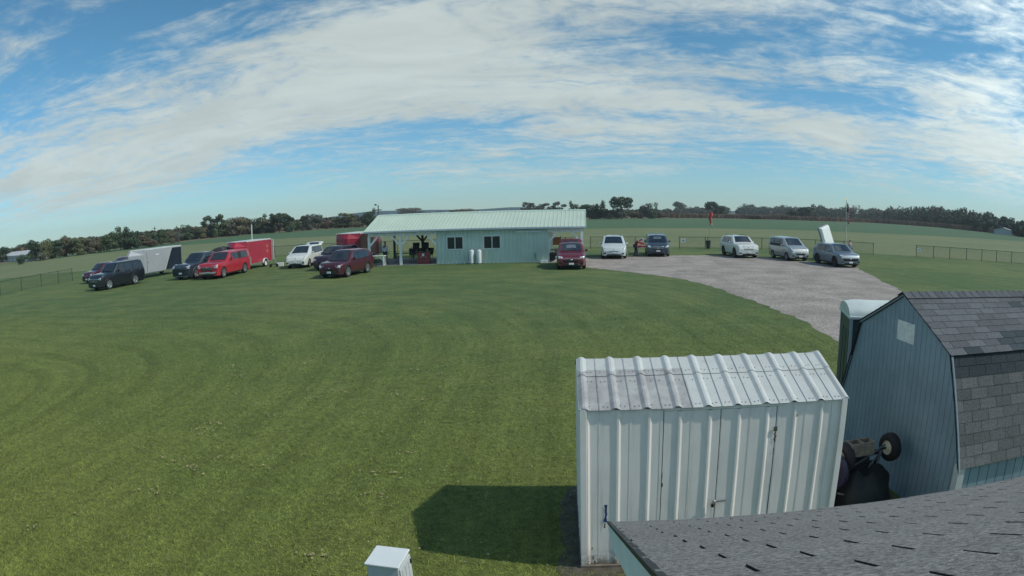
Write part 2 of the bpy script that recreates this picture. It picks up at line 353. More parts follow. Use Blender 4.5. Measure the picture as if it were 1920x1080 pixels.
def clippings():
    """tan scraps of cut dry grass and leaves lying on the lawn"""
    V = []; Fq = []; r = random.Random(3)
    clumps = [(360, 880, 9), (395, 808, 7), (400, 795, 6), (710, 890, 7), (700, 932, 5), (293, 926, 5), (588, 748, 6), (330, 865, 4), (440, 690, 10), (445, 705, 6), (600, 1045, 3), (145, 968, 3), (30, 938, 3), (575, 685, 4), (640, 735, 6), (765, 853, 4), (420, 862, 4), (800, 750, 3), (380, 812, 5), (735, 742, 4), (515, 782, 3), (770, 695, 4), (820, 702, 4), (185, 795, 4), (60, 990, 3), (575, 1050, 3), (190, 740, 3), (500, 880, 3)]
    def scrap(x, y, s):
        k = len(V); a = r.random()*6.28
        for i in range(5):
            q = a+i*1.257; rr = s*(.35+.65*r.random()); V.append((x+math.cos(q)*rr, y+math.sin(q)*rr*.8, .035+r.random()*.02))
        Fq.extend([(k, k+1, k+2), (k, k+2, k+3), (k, k+3, k+4)])
    for px, py, n in clumps:
        cx, cy, _ = G(px, py)
        for _ in range(n*2): scrap(cx+r.gauss(0, .05*n**.7), cy+r.gauss(0, .03*n**.5), r.uniform(.012, .045))
    for _ in range(420):
        px, py = r.uniform(0, 1080), 560+r.random()**.8*510
        x, y, _ = G(px, py)
        if abs(x) < 40 and y < 30: scrap(x, y, r.uniform(.006, .016)*(1+y/16))
    o = npmesh('dry_leaves', np.array(V), np.array(Fq), mat('dry_leaf', (.34, .27, .15), .8, var=.3, vs=6))
    tag(o, 'tan dry leaves and clippings scattered over the lawn', 'leaves', kind='stuff')
clippings()

# ------------------------------------------------------------------ trees
LEAF = mat('foliage', (1, 1, 1), .75, var=.25, vs=.4, attr=True, objcol=True, spec=.2)
BARK = mat('bark', (.075, .06, .048), .9, var=.3, vs=2)
def crown_arrays(rng, lobes, nleaf, size, tone_var=.24):
    """lobes: (x,y,z,r,rz). leaf quads on and inside the lobes' shells"""
    L = np.array(lobes); wgt = L[:, 3]**2; pick = rng.choice(len(L), nleaf, p=wgt/wgt.sum())
    d = rng.normal(size=(nleaf, 3)); d /= np.linalg.norm(d, axis=1)[:, None]
    rad = (.55+.5*rng.random(nleaf)**.6)
    c = L[pick, :3]+1.15*d*rad[:, None]*np.stack([L[pick, 3], L[pick, 3], L[pick, 4]], 1)
    nrm = d+rng.normal(0, .55, (nleaf, 3)); nrm /= np.linalg.norm(nrm, axis=1)[:, None]
    t = np.cross(nrm, rng.normal(size=(nleaf, 3))); t /= np.linalg.norm(t, axis=1)[:, None]; b = np.cross(nrm, t)
    s = size*(.6+.8*rng.random(nleaf))[:, None]
    V = np.stack([c-t*s-b*s*.7, c+t*s*.7-b*s, c+t*s+b*s*.8, c-t*s*.8+b*s], 1).reshape(-1, 3)
    lt = 1+tone_var*(rng.random(len(L))-.5)*2; hue = rng.random(len(L))-.5
    k = lt[pick]*(1+.2*(rng.random(nleaf)-.5)); h = hue[pick]
    tone = np.stack([k*(1+.22*h), k*(1+.03*h), k*(1-.15*h)], 1)
    return V, np.arange(nleaf*4).reshape(-1, 4), tone
def proto(kind, seed, cat='tree'):
    rng = np.random.default_rng(seed); r = random.Random(seed)
    root = empty('tree', (0, -500, 0)); tr = MB(); lobes = []
    def limb(p, q, a, b): tr.tube(p, q, a, 6, b, False)
    if kind == 'dense':
        for i in range(15):
            a = r.random()*6.28; z = r.uniform(.25, .86); m_ = .33*(1-abs(z-.5)*1.0); rr = m_*r.random()**.5
            lobes.append((math.cos(a)*rr, math.sin(a)*rr, z, r.uniform(.14, .21), r.uniform(.09, .14)))
        hub = (.0, 0, .42)
        for i in range(7): a = r.random()*6.28; lobes.append((math.cos(a)*.26, math.sin(a)*.26, r.uniform(.08, .3), .17, .13))
    elif kind == 'open':
        for i in range(12):
            a = r.random()*6.28; z = r.uniform(.45, .92); rr = .36*r.random()**.5*(1.15-abs(z-.6))
            lobes.append((math.cos(a)*rr, math.sin(a)*rr, z, r.uniform(.09, .15), r.uniform(.06, .10)))
        hub = (.02, 0, .38)
        for i in range(6): a = r.random()*6.28; lobes.append((math.cos(a)*.24, math.sin(a)*.24, r.uniform(.08, .34), .16, .13))
    elif kind == 'spiky':
        for i in range(11):
            a = r.random()*6.28; rr = .30*r.random()**.5; z = r.uniform(.35, .88)
            lobes.append((math.cos(a)*rr, math.sin(a)*rr, z, r.uniform(.06, .11), r.uniform(.10, .18)))
        for i in range(10): a = r.random()*6.28; lobes.append((math.cos(a)*.26, math.sin(a)*.26, r.uniform(.08, .4), .16, .13))
        hub = (0, 0, .25)
    elif kind == 'umbrella':
        for i in range(13):
            a = r.random()*6.28; rr = .38*r.random()**.5; lobes.append((math.cos(a)*rr, math.sin(a)*rr, .90-.30*rr-.45*r.random()*(rr+.25), r.uniform(.10, .15), r.uniform(.08, .13)))
        hub = (0, 0, .42)
    else:   # bush
        for i in range(12):
            a = r.random()*6.28; rr = .36*r.random()**.5; z = r.uniform(.12, .78)*(1-.5*rr)
            lobes.append((math.cos(a)*rr, math.sin(a)*rr, z, r.uniform(.13, .2), r.uniform(.12, .2)))
        hub = (0, 0, .12)
    limb((0, 0, -.01), hub, .026, .018)
    for l in lobes: limb(hub, l[:3], .011, .003)
    n = {'dense': 3600, 'open': 2600, 'spiky': 2800, 'umbrella': 1900, 'bush': 2400}[kind]
    tr.build('trunk', BARK, root, smooth=True)
    V, Fq, tone = crown_arrays(rng, lobes, n, .021); npmesh('crown', V, Fq, LEAF, root, tone)
    root['category'] = cat
    return root
PROTO = {k: [proto(k, s+i*13) for i in range(2)] for s, k in enumerate(['dense', 'open', 'spiky', 'umbrella', 'bush'])}
USED = set()
DK, MD, OL, BR, RD, GY = (.060, .092, .052), (.085, .118, .060), (.125, .138, .070), (.138, .128, .082), (.150, .112, .082), (.112, .122, .095)
def tree(kind, px, top, base, hw, col, label, group='trees beyond the crop field', back=0.0, bush=False):
    x, y, _ = G(px, base); k = math.hypot(x, y)
    if back: x, y = x*(1+back), y*(1+back)
    X, Y, Z = ray(px, top); h = HC+Z*math.hypot(x, y)/math.hypot(X, Y); k = math.hypot(x, y)
    wd = hw*2/1120*k
    p = PROTO[kind][int(px) % 2]
    if id(p) in USED: o = copy_tree(p)
    else: USED.add(id(p)); o = p
    o.location = (x, y, 0); o.rotation_euler = (0, 0, random.uniform(0, 6.28)); o.scale = (wd*1.5, wd*1.5, h/.98)
    v = random.uniform(.88, 1.15)
    for c in o.children:
        if c.name.startswith('crown'): c.color = (col[0]*v, col[1]*v, col[2]*v, 1)
    o.name = 'bush' if bush else 'tree'
    tag(o, label, 'bush' if bush else 'tree', group)
    return o

# far hills: one low ridge of land, the blue haze of distance put into its woods colour
def hills():
    rows = []; r = random.Random(5); xs = np.linspace(-1500, 1500, 140); H = []
    ph = [r.random()*6.28 for _ in range(6)]
    for x in xs: H.append(3.2+9*math.exp(-((x+330)/120)**2)+7*math.exp(-((x+110)/70)**2)+1.2*math.sin(x/71+ph[1])+.8*math.sin(x/23+ph[2]))
    for yy, k in ((900, 0), (930, .75), (980, 1), (1200, .9), (1420, 0)):
        rows.append([(x, yy+.00004*x*x, h*k) for x, h in zip(xs, H)])
    mb = MB(); mb.grid(rows); o = mb.build('hills', mat('hazy_far_woods', (.045, .085, .10), .9, var=.35, vs=.02), smooth=True); tag(o, kind='structure')
hills()

TREES = [  # kind, px centre, top, base, half width, colour, label
 ('dense', 4, 462, 492, 14, DK, 'dark round tree at the left end of the treeline, left of the white farmhouse'),
 ('bush', 24, 462, 480, 14, BR, 'brownish tree rising behind the white farmhouse'),
 ('dense', 45, 455, 480, 13, DK, 'dark tree behind the right end of the white farmhouse roof'),
 ('bush', 44, 474, 495, 9, DK, 'low dark bush in front of the right corner of the white farmhouse'),
 ('dense', 66, 448, 489, 13, DK, 'dark tree with a yellow tinge just right of the white farmhouse'),
 ('dense', 86, 447, 487, 12, OL, 'olive green tree second right of the white farmhouse'),
 ('bush', 76, 472, 489, 8, GY, 'small grey bush below the olive tree right of the farmhouse'),
 ('dense', 105, 447, 484, 12, DK, 'dark broad tree between the olive tree and the tall orange tinged one'),
 ('dense', 126, 440, 481, 12, BR, 'tall tree with an orange brown top left of the dark maroon car'),
 ('bush', 116, 462, 482, 9, RD, 'reddish shrub at the foot of the orange topped tree'),
 ('dense', 145, 442, 479, 12, OL, 'olive brown tree right of the orange topped tree'),
 ('dense', 165, 443, 476, 12, BR, 'brownish autumn tree above the dark maroon car'),
 ('bush', 180, 446, 474, 11, BR, 'low brown tree left of the big dark tree'),
 ('dense', 206, 434, 472, 14, MD, 'mid green tree leaning against the left side of the big dark tree'),
 ('spiky', 227, 423, 469, 15, DK, 'big dark pointed tree, left and tallest of the pair above the black car'),
 ('spiky', 246, 424, 467, 15, DK, 'big dark tree above the nose of the grey trailer'),
 ('dense', 268, 438, 464, 12, BR, 'low brown tree above the middle of the grey trailer'),
 ('bush', 280, 446, 463, 10, RD, 'small rust orange tree above the grey trailer roof'),
 ('dense', 285, 434, 462, 10, DK, 'dark rounded tree behind the small rust orange one'),
 ('spiky', 306, 427, 459, 9, MD, 'narrow upright green tree above the rear of the grey trailer'),
 ('dense', 320, 431, 457, 10, BR, 'pale brown tree right of the narrow upright green one'),
 ('bush', 334, 432, 455, 9, GY, 'grey green thicket above the rear corner of the grey trailer'),
 ('spiky', 347, 420, 451, 9, DK, 'dark pointed tree above the grey pickup'),
 ('dense', 362, 423, 449, 10, BR, 'brown and yellow tree above the roof load of the grey pickup'),
 ('dense', 376, 424, 448, 9, OL, 'yellow green tree left of the two tall open crowned trees'),
 ('open', 394, 404, 446, 14, MD, 'tall open crowned tree, left of two, above the red pickup'),
 ('open', 410, 402, 445, 12, MD, 'tall open crowned tree with a gap of sky, right of two'),
 ('dense', 425, 412, 443, 10, OL, 'olive tree between the tall open trees and the broad reddish one'),
 ('dense', 445, 404, 442, 16, BR, 'broad tree with a reddish crown above the red trailer front'),
 ('dense', 462, 408, 440, 10, BR, 'rusty crowned tree left of the white pole'),
 ('spiky', 486, 400, 438, 14, MD, 'green pointed tree right of the white pole'),
 ('dense', 505, 408, 437, 12, BR, 'brown shrubby tree left of the dark fan shaped tree'),
 ('umbrella', 524, 395, 436, 15, DK, 'dark fan shaped tree standing above its neighbours'),
 ('open', 543, 400, 435, 10, DK, 'dark ragged tree with an open round crown beside the fan shaped tree'),
 ('bush', 553, 410, 433, 12, OL, 'olive thicket left of the paired lumpy trees'),
 ('open', 575, 400, 432, 9, GY, 'grey green tree, left of the pair with lumpy crowns'),
 ('dense', 596, 400, 430, 13, GY, 'grey green flat topped tree, right of the pair with lumpy crowns'),
 ('bush', 614, 410, 429, 10, RD, 'reddish purple shrubs right of the flat topped tree'),
 ('open', 650, 399, 427, 15, OL, 'thin nearly bare spreading tree before the blue far hills'),
 ('bush', 634, 415, 428, 11, OL, 'olive hedge clump left of the thin spreading tree'),
 ('bush', 672, 415, 426, 11, BR, 'brown hedge clump left of the forked tree'),
 ('spiky', 692, 389, 425, 11, DK, 'dark forked tree just left of the shelter roof'),
 ('dense', 767, 388, 409, 20, BR, 'round brown tree showing over the left part of the shelter roof'),
 ('bush', 815, 395, 409, 14, GY, 'small grey tree showing over the shelter roof between the two round ones'),
 ('dense', 866, 391, 409, 26, BR, 'wide low brown mound of a tree showing over the middle of the shelter roof'),
 ('open', 990, 379, 409, 11, GY, 'grey tree showing over the right half of the shelter roof, first of a row'),
 ('bush', 1007, 385, 409, 10, GY, 'low grey tree second in the row over the right half of the shelter roof'),
 ('open', 1020, 381, 409, 10, GY, 'grey tree third in the row over the right half of the shelter roof'),
 ('bush', 1034, 384, 409, 9, BR, 'brown tinged tree fourth in the row over the right half of the shelter roof'),
 ('open', 1048, 378, 409, 11, GY, 'taller grey tree ending the row over the right half of the shelter roof'),
 ('spiky', 1076, 375, 410, 9, DK, 'dark slim tree over the right end of the shelter roof'),
 ('bush', 1089, 388, 410, 9, DK, 'small dark tree touching the right end of the shelter roof'),
 ('dense', 1105, 381, 411, 14, DK, 'dark round tree just right of the shelter roof'),
 ('spiky', 1126, 374, 411, 11, DK, 'dark pointed tree between the round tree and the tall umbrella crown'),
 ('bush', 1143, 389, 411, 15, DK, 'dark hedge thicket under and left of the tall umbrella crowned tree'),
 ('umbrella', 1166, 364, 411, 17, DK, 'tallest tree of the skyline with an umbrella crown on bare trunks'),
 ('bush', 1168, 392, 410, 12, MD, 'green hedge thicket under the umbrella crowned tree'),
 ('bush', 1190, 392, 410, 13, BR, 'brown hedge thicket right of the umbrella crowned tree'),
 ('dense', 1208, 384, 410, 8, GY, 'small grey green tree left of the one with raised ragged arms'),
 ('spiky', 1223, 379, 410, 12, MD, 'ragged green tree with raised arms above the open dark car'),
 ('bush', 1245, 396, 409, 16, RD, 'long reddish brown thicket right of the ragged green tree'),
 ('dense', 1274, 377, 402, 9, DK, 'lone rounded dark tree on the skyline left of the windsock'),
 ('umbrella', 1336, 374, 409, 10, DK, 'dark leaning tree directly behind the windsock'),
 ('spiky', 1350, 379, 409, 12, DK, 'dark bushy tree just right of the windsock'),
 ('bush', 1420, 400, 411, 12, RD, 'reddish brown thicket, left end of the long hedge before the corn'),
 ('bush', 1442, 399, 411, 13, BR, 'brown thicket second in the long hedge before the corn'),
 ('bush', 1466, 399, 412, 13, RD, 'purple brown thicket in the middle of the long hedge before the corn'),
 ('dense', 1488, 392, 412, 10, MD, 'green tree growing out of the long hedge before the corn'),
 ('spiky', 1512, 381, 413, 15, DK, 'broad dark grey green tree at the right end of the long hedge'),
 ('bush', 1527, 398, 414, 8, GY, 'small thicket against the right foot of the broad dark tree'),
]
for t_ in TREES: tree(t_[0], *t_[1:], bush=(t_[0] == 'bush'))
# the big fan of distant skyline woods: reads as one mass
def wood(name, pts, n, lab, seed, rows=3, hue=((.048, .075, .055), (.070, .098, .058), (.105, .095, .062))):
    rng = np.random.default_rng(seed); Vs = []; Fs = []; Ts = []; k = 0
    xs = [p[0] for p in pts]
    for i in range(n):
        px = xs[0]+(xs[-1]-xs[0])*rng.random(); row = rng.random()
        top = np.interp(px, xs, [p[1] for p in pts]); base = np.interp(px, xs, [p[2] for p in pts])
        x, y, _ = G(px, base); m = 1+.22*row; x, y = x*m, y*m
        X, Y, Z = ray(px, top+ (1-row)*(base-top)*.45 + rng.normal(0, .7)); h = HC+Z*math.hypot(x, y)/math.hypot(X, Y)
        h = max(h, 4); rr = h*rng.uniform(.30, .48)
        lob = [(x+rng.normal(0, rr*.45), y+rng.normal(0, rr*.45), h*(.14+.72*(j_/7)), rr*rng.uniform(.5, .8), h*rng.uniform(.14, .2)) for j_ in range(8)]
        V, Fq, T = crown_arrays(rng, lob, 420, max(.42, h*.034)); c = np.array(hue[0 if rng.random() < .55 else (1 if rng.random() < .6 else 2)])
        Vs.append(V); Fs.append(Fq+k); Ts.append(T*c); k += len(V)
    o = npmesh(name, np.concatenate(Vs), np.concatenate(Fs), mat('woods_leaf', (1, 1, 1), .8, var=.2, vs=.1, attr=True, spec=.15), None, np.concatenate(Ts))
    tag(o, lab, 'woods', kind='stuff')
wood('wooded_hillside', [(1262, 389, 403), (1300, 388, 403), (1340, 387, 403), (1380, 385, 404), (1400, 381, 404), (1420, 387, 405), (1440, 383, 405), (1465, 383, 406), (1490, 388, 407), (1520, 388, 409), (1540, 386, 410), (1570, 388, 411), (1600, 384, 412), (1630, 388, 414), (1660, 386, 416), (1700, 387, 420), (1750, 387, 425), (1800, 391, 430), (1850, 399, 436), (1900, 409, 442), (1960, 422, 452)], 300,
     'long dark wooded hillside behind the corn strip on the right', 5)
wood('distant_woods', [(0, 470, 492), (40, 464, 486), (100, 452, 478), (200, 440, 468), (300, 437, 457), (380, 432, 447), (460, 424, 440), (540, 416, 433), (620, 413, 428), (700, 409, 421)], 280,
     'continuous band of woods filling the gaps behind the left treeline', 8, hue=((.06, .075, .05), (.092, .088, .06), (.12, .094, .065)))
wood('distant_hedge', [(1090, 392, 409), (1150, 391, 408), (1210, 391, 408), (1262, 391, 404)], 40,
     'low dark hedge band behind the trees right of the shelter', 9)
def corn():
    rng = np.random.default_rng(4); P = [G(px, b)[:2] for px, b in ((1255, 408.8), (1400, 410.4), (1535, 414.5), (1640, 418), (1760, 426.5), (1919, 443.5))]
    P.append((P[-1][0]+45, P[-1][1]-22)); P = np.array(P); n = 34000
    seg = rng.random(n)*(len(P)-1); i = seg.astype(int); f = (seg-i)[:, None]; b = P[i]*(1-f)+P[i+1]*f
    out = b/np.linalg.norm(b, axis=1)[:, None]; b = b+out*(rng.random(n)**2*45)[:, None]
    a = rng.random(n)*np.pi; h = rng.uniform(1.7, 2.5, n); w_ = rng.uniform(.10, .26, n); dx_ = np.stack([np.cos(a)*w_, np.sin(a)*w_], 1)
    ln = rng.normal(0, .15, (n, 2)); z0 = np.zeros((n, 1))
    V = np.stack([np.concatenate([b-dx_, z0], 1), np.concatenate([b+dx_, z0], 1), np.concatenate([b+dx_*.7+ln, h[:, None]], 1), np.concatenate([b-dx_*.5+ln, h[:, None]*.95], 1)], 1).reshape(-1, 3)
    c = rng.uniform(.75, 1.2, n)[:, None]*np.where(rng.random(n)[:, None] < .3, np.array([[.22, .15, .09]]), np.array([[.20, .145, .10]]))
    o = npmesh('corn_rows', V, np.arange(n*4).reshape(-1, 4), mat('dry_corn', (1, 1, 1), .85, var=.2, vs=.3, attr=True), None, c); tag(o, 'long strip of standing dry brown corn before the wooded hillside', 'corn', kind='stuff')
corn()

# ------------------------------------------------------------------ white metal shed
def shed_metal(name, base, stain=.35):
    m = bpy.data.materials.new(name); m.use_nodes = True; t = NT(m.node_tree)
    pos = t.n('ShaderNodeTexCoord').outputs['Object']; x, y, z = t.sep(pos)
    b = t.n('ShaderNodeBsdfPrincipled'); o = t.n('ShaderNodeOutputMaterial'); t.put(o.inputs[0], b.outputs[0])
    c = (*base, 1)
    g = t.ramp(t.noise(t.scale(pos, (1, 1, .35)), 3.2, 6, .65), .42, .72, 0, stain*.6); c = t.mix(g, c, (.40, .40, .37, 1))
    sp = t.ramp(t.noise(pos, 26, 4, .7), .62, .76, 0, stain); c = t.mix(sp, c, (.22, .20, .17, 1))
    st = t.ramp(t.noise(t.scale(pos, (16, 16, .7)), 1.0, 4, .6), .52, .78, 0, stain*.8); c = t.mix(st, c, (.44, .40, .34, 1))
    if name == 'shed_wall_metal':   # mud splash and rust close to the ground
        lo = t.m('MULTIPLY', t.ramp(z, .0, .30, 1, 0), t.ramp(t.noise(pos, 9, 5, .7), .35, .6)); c = t.mix(lo, c, (.20, .17, .13, 1))
        bl = t.m('MULTIPLY', t.ramp(z, 1.84, 1.6, 1, 0), 0.0)
    if name == 'shed_roof_metal':   # mildewed lower halves of the first panels
        d = t.m('MULTIPLY', t.ramp(x, 1.20, 1.17, 0, 1), t.ramp(z, .235, .225, 0, 1)); d = t.m('MULTIPLY', d, t.ramp(t.noise(pos, 5, 6, .7), .25, .75, .25, .95))
        c = t.mix(d, c, (.27, .26, .26, 1))
        d2 = t.m('MULTIPLY', t.ramp(t.noise(t.scale(pos, (1, 1, 1)), 4, 6, .7), .55, .75), .35); c = t.mix(d2, c, (.42, .42, .40, 1))
    t.put(b.inputs['Base Color'], c); b.inputs['Roughness'].default_value = .55; b.inputs['Specular IOR Level'].default_value = .3
    bn = t.n('ShaderNodeBump'); bn.inputs['Strength'].default_value = .3; bn.inputs['Distance'].default_value = .01; t.put(bn.inputs['Height'], t.noise(t.scale(pos, (1, 1, .4)), 3, 4, .6)); t.put(b.inputs['Normal'], bn.outputs[0])
    return m
SW = shed_metal('shed_wall_metal', (.86, .81, .76), .40); SR = shed_metal('shed_roof_metal', (.52, .55, .53), .75)
GAP = mat('dark_gap', (.02, .02, .02), .9)
SX, SY, SL, SDP, SE, SRZ = -.04, 6.03, 2.91, 1.86, 1.915, 2.215
shed = thing('white_metal_shed', 'white ribbed metal garden shed with stained roof panels beside the blue barn shed', 'shed', (SX, SY, 0), R_(2.0))
def rib_profile(x0, x1, ribs, hgt=.028, hw=.045, top=.016, seams=(), sd=.006, notch=None):
    pts = {x0: 0.0, x1: 0.0}
    for r in ribs:
        for dx_, h in ((-hw, 0), (-top, hgt), (top, hgt), (hw, 0)):
            if x0 <= r+dx_ <= x1: pts[r+dx_] = h
    for q in seams:
        for dx_, h in ((-.008, 0), (-.004, sd), (0, -.004), (.006, 0)):
            if x0 < q+dx_ < x1: pts[q+dx_] = h
    return sorted(pts.items())
ribs = [.02+.3205*i for i in range(10)]
seams_w = [r+.16 for r in ribs[:-1]]
def front_panel(name, x0, x1, z0, z1, parent, m=SW):
    pr = rib_profile(x0, x1, [r+.03 for r in ribs], .013, .034, .010, seams_w, .003); mb = MB(); rows = []
    for z in np.linspace(z0, z1, 9):
        wob = .0025*math.sin(z*5+x0*3)
        rows.append([(x, -h+wob*math.sin(x*4.1), z) for x, h in pr])
    mb.grid(rows); return mb.build(name, m, parent, fixn=False)
# door seams measured on the photograph
dx1, dx2, dx3 = .845, 1.455, 2.085
front_panel('wall_panel', 0.05, dx1-.004, .04, SE-.012, shed)
dl = front_panel('door', dx1+.004, dx2-.004, .07, SE-.05, shed); dr = front_panel('door', dx2+.004, dx3-.004, .07, SE-.05, shed)
front_panel('wall_panel', dx3+.004, SL-.05, .04, SE-.012, shed)
mb = MB(); mb.box((dx1-.01, .012, .05), (dx3+.01, .03, SE-.03)); mb.build('door_frame', GAP, shed)
mb = MB(); mb.box((dx1, -.004, SE-.046), (dx3, .01, SE-.012)); mb.build('door_header', SW, shed)
mb = MB()
for a, b in (((-.022, -.028, 0), (.05, .03, SE+.004)), ((SL-.05, -.028, 0), (SL+.022, .03, SE+.004)), ((-.022, SDP-.03, 0), (.04, SDP+.02, SE)), ((SL-.04, SDP-.03, 0), (SL+.022, SDP+.02, SE))):
    mb = MB(); mb.box(a, b); mb.build('corner_trim', SW, shed, bevel=.006)
mb = MB()   # end walls with their gables, and the back wall
for x, sgn in ((-.004, 1), (SL+.004, -1)):
    ys = []
    for i in range(10): yc = .03+i*(SDP-.06)/9; ys.append(yc)
    pr = rib_profile(.03, SDP-.03, [.25+.32*i for i in range(5)], .02, .04, .012)
    bot = [(x-sgn*h, y, .03) for y, h in pr]; top = [(x-sgn*h, y, SE-.02+(SRZ-SE)*(1-abs(y-SDP/2)/(SDP/2))) for y, h in pr]
    mb.grid([bot, top])
mb.grid([[(0, SDP, .03), (SL, SDP, .03)], [(0, SDP, SE-.02), (SL, SDP, SE-.02)]])
mb.build('end_wall', SW, shed, fixn=False)
mb = MB(); mb.box((-.03, -.04, -.02), (SL+.03, SDP+.03, .035)); mb.build('floor_frame', mat('weathered_wood', (.16, .13, .10), .9, var=.3, vs=9), shed)
rf = empty('roof', (-.03, 0, SE), 0, shed)
def roof_slope(sgn):
    pr = rib_profile(0, SL+.07, [r+.035 for r in ribs], .022, .052, .013, [r+.19 for r in ribs[:-1]], .007)
    o_ = .03; y_e = -o_ if sgn > 0 else SDP+o_; rows = []
    for k in np.linspace(0, 1, 12):
        y = y_e+(SDP/2-y_e)*k; z = (SRZ-SE)*(1-abs(y-SDP/2)/(SDP/2)); lap = .006 if k < .62 else 0
        rows.append([(x, y, z+h*1.0+lap*0) for x, h in pr])
    return rows
mb = MB(); mb.grid(roof_slope(1)); a = mb.build('roof_panel', SR, rf, fixn=False); s_ = a.modifiers.new('thick', 'SOLIDIFY'); s_.thickness = .004; s_.offset = -1
mb = MB(); mb.grid(roof_slope(-1)); a = mb.build('roof_panel', SR, rf, fixn=False)
mb = MB()   # second sheet lapped over near the ridge
pr = rib_profile(0, SL+.07, [r+.035 for r in ribs], .022, .052, .013, [r+.19 for r in ribs[:-1]], .007); rows = []
for k in (.62, .8, .985):
    y = -.03+(SDP/2+.03)*k; rows.append([(x, y, (SRZ-SE)*(1-abs(y-SDP/2)/(SDP/2))+h+.007) for x, h in pr])
mb.grid(rows); a = mb.build('ridge_panel', SR, rf, fixn=False); s_ = a.modifiers.new('thick', 'SOLIDIFY'); s_.thickness = .0035; s_.offset = 0
SCR = []; mb = MB()
for i in range(9):
    for q in (.09, .135, .235, .28):
        for k in (.06, .52, .70):
            if random.random() < .12: continue
            y = -.03+(SDP/2+.03)*(k+random.uniform(-.01, .01)); z = (SRZ-SE)*(1-abs(y-SDP/2)/(SDP/2))+(.008 if k > .6 else .001)
            x = ribs[i]+q; SCR.append((x, y, z))
mb.tube((0, 0, 0), (0, 0, .006), .006, 6); sc0 = mb.build('screw', mat('rusty_screw', (.13, .12, .11), .6, .3), rf); sc0.location = SCR[0]
for q in SCR[1:]: c = sc0.copy(); COL.objects.link(c); c.parent = rf; c.location = q
# latch, dents and scrapes
mb = MB(); mb.lathe((dx2-.02, -.03, .80), (0, -1, 0), [(.018, 0), (.022, .012), (.012, .03)], 12); mb.bar((dx2-.02, -.045, .80), (dx2+.11, -.042, .805), .012, .02)
mb.build('latch', GALV, dr)
mb = MB(); mb.lathe((dx2-.035, -.04, .77), (0, 0, 1), [(.018, -.035), (.018, 0)], 10); mb.build('padlock', mat('dark_steel', (.05, .05, .055), .4, .8), dl)
def scrape(name, pts, m, y=-.0045, parent=shed, w_=.012):
    mb = MB(); L = []; Rr = []
    for i, (x, z) in enumerate(pts): ww = w_*random.uniform(.5, 1.2); L.append((x-ww, y, z)); Rr.append((x+ww, y, z))
    mb.grid([L, Rr]); return mb.build(name, m, parent, fixn=False)
RUST = mat('rust', (.10, .055, .03), .9, var=.4, vs=60)
mb = MB(); mb.box((2.062, -.020, 1.585), (2.100, -.008, 1.635)); mb.build('hinge_plate', mat('worn_steel', (.14, .13, .12), .6, .4), shed)
scrape('rust_mark', [(2.088, 1.57), (2.075, 1.55), (2.092, 1.52), (2.078, 1.49), (2.085, 1.47)], RUST, -.008, w_=.010)
scrape('paint_scrape', [(.25, .81), (.253, .77), (.25, .73), (.256, .69), (.25, .66), (.245, .62), (.248, .59)], mat('blue_scrape', (.02, .055, .17), .6, var=.5, vs=60), -.006, w_=.017)
scrape('rust_mark', [(.243, .575), (.24, .55), (.238, .52)], RUST, -.006, w_=.009)
for (x, z, l) in ((2.085, 1.50, .05), (2.08, 1.38, .07), (dx1, 1.18, .10), (dx1+.005, 1.05, .05), (1.09, .36, .08), (2.32, 1.76, .03), (2.30, 1.70, .02), (.11, .16, .05), (.10, .28, .03), (.13, .10, .06)):
    scrape('rust_mark', [(x, z), (x+.004, z-l/2), (x-.002, z-l)], RUST, -.026 if x < .2 else -.007, w_=.007)

# ------------------------------------------------------------------ shingles (every tab its own slab, one mesh per slope)
SH = mat('asphalt_shingle', (1, 1, 1), .95, var=.55, vs=85, bump=.55, bs=220, attr=True, spec=.15)
def shingles(name, parent, P, U, V_, wd, ln, expo=.127, tab=.305, gap=.007, tonef=None, thick=.005, seed=1, stag=.5, slot=None):
    """P lower-left corner, U unit along the eave, V_ unit up the slope; wd x ln metres"""
    P, U, V_ = Vector(P), Vector(U), Vector(V_); N = U.cross(V_).normalized(); mb = MB(); r = random.Random(seed)
    mb.add([P-N*.012, P+U*wd-N*.012, P+U*wd+V_*ln-N*.012, P+V_*ln-N*.012], [(0, 1, 2, 3)], (.045, .047, .05))
    k = int(math.ceil(ln/expo))
    for j in range(k):
        off = (-tab*stag if j % 2 else 0)+r.uniform(-.008, .008); x = off
        y0, y1 = j*expo, min(ln, (j+1)*expo+.01)
        while x < wd:
            a, b = max(0, x+gap/2), min(wd, x+tab-gap/2)
            if b-a > .01:
                t = tonef(a, y0, r); lift = thick*r.uniform(.9, 1.3)
                q = [P+U*a+V_*y0+N*lift, P+U*b+V_*y0+N*lift*r.uniform(.9, 1.1), P+U*b+V_*y1+N*0, P+U*a+V_*y1+N*0]
                lo = [P+U*a+V_*y0-N*.008, P+U*b+V_*y0-N*.008]
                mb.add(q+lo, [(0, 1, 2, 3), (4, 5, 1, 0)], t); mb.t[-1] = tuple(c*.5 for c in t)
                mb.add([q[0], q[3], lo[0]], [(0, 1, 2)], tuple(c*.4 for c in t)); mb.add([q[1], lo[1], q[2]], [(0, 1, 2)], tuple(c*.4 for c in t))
            x += tab
    return mb.build(name, SH, parent, attr=True, fixn=False)
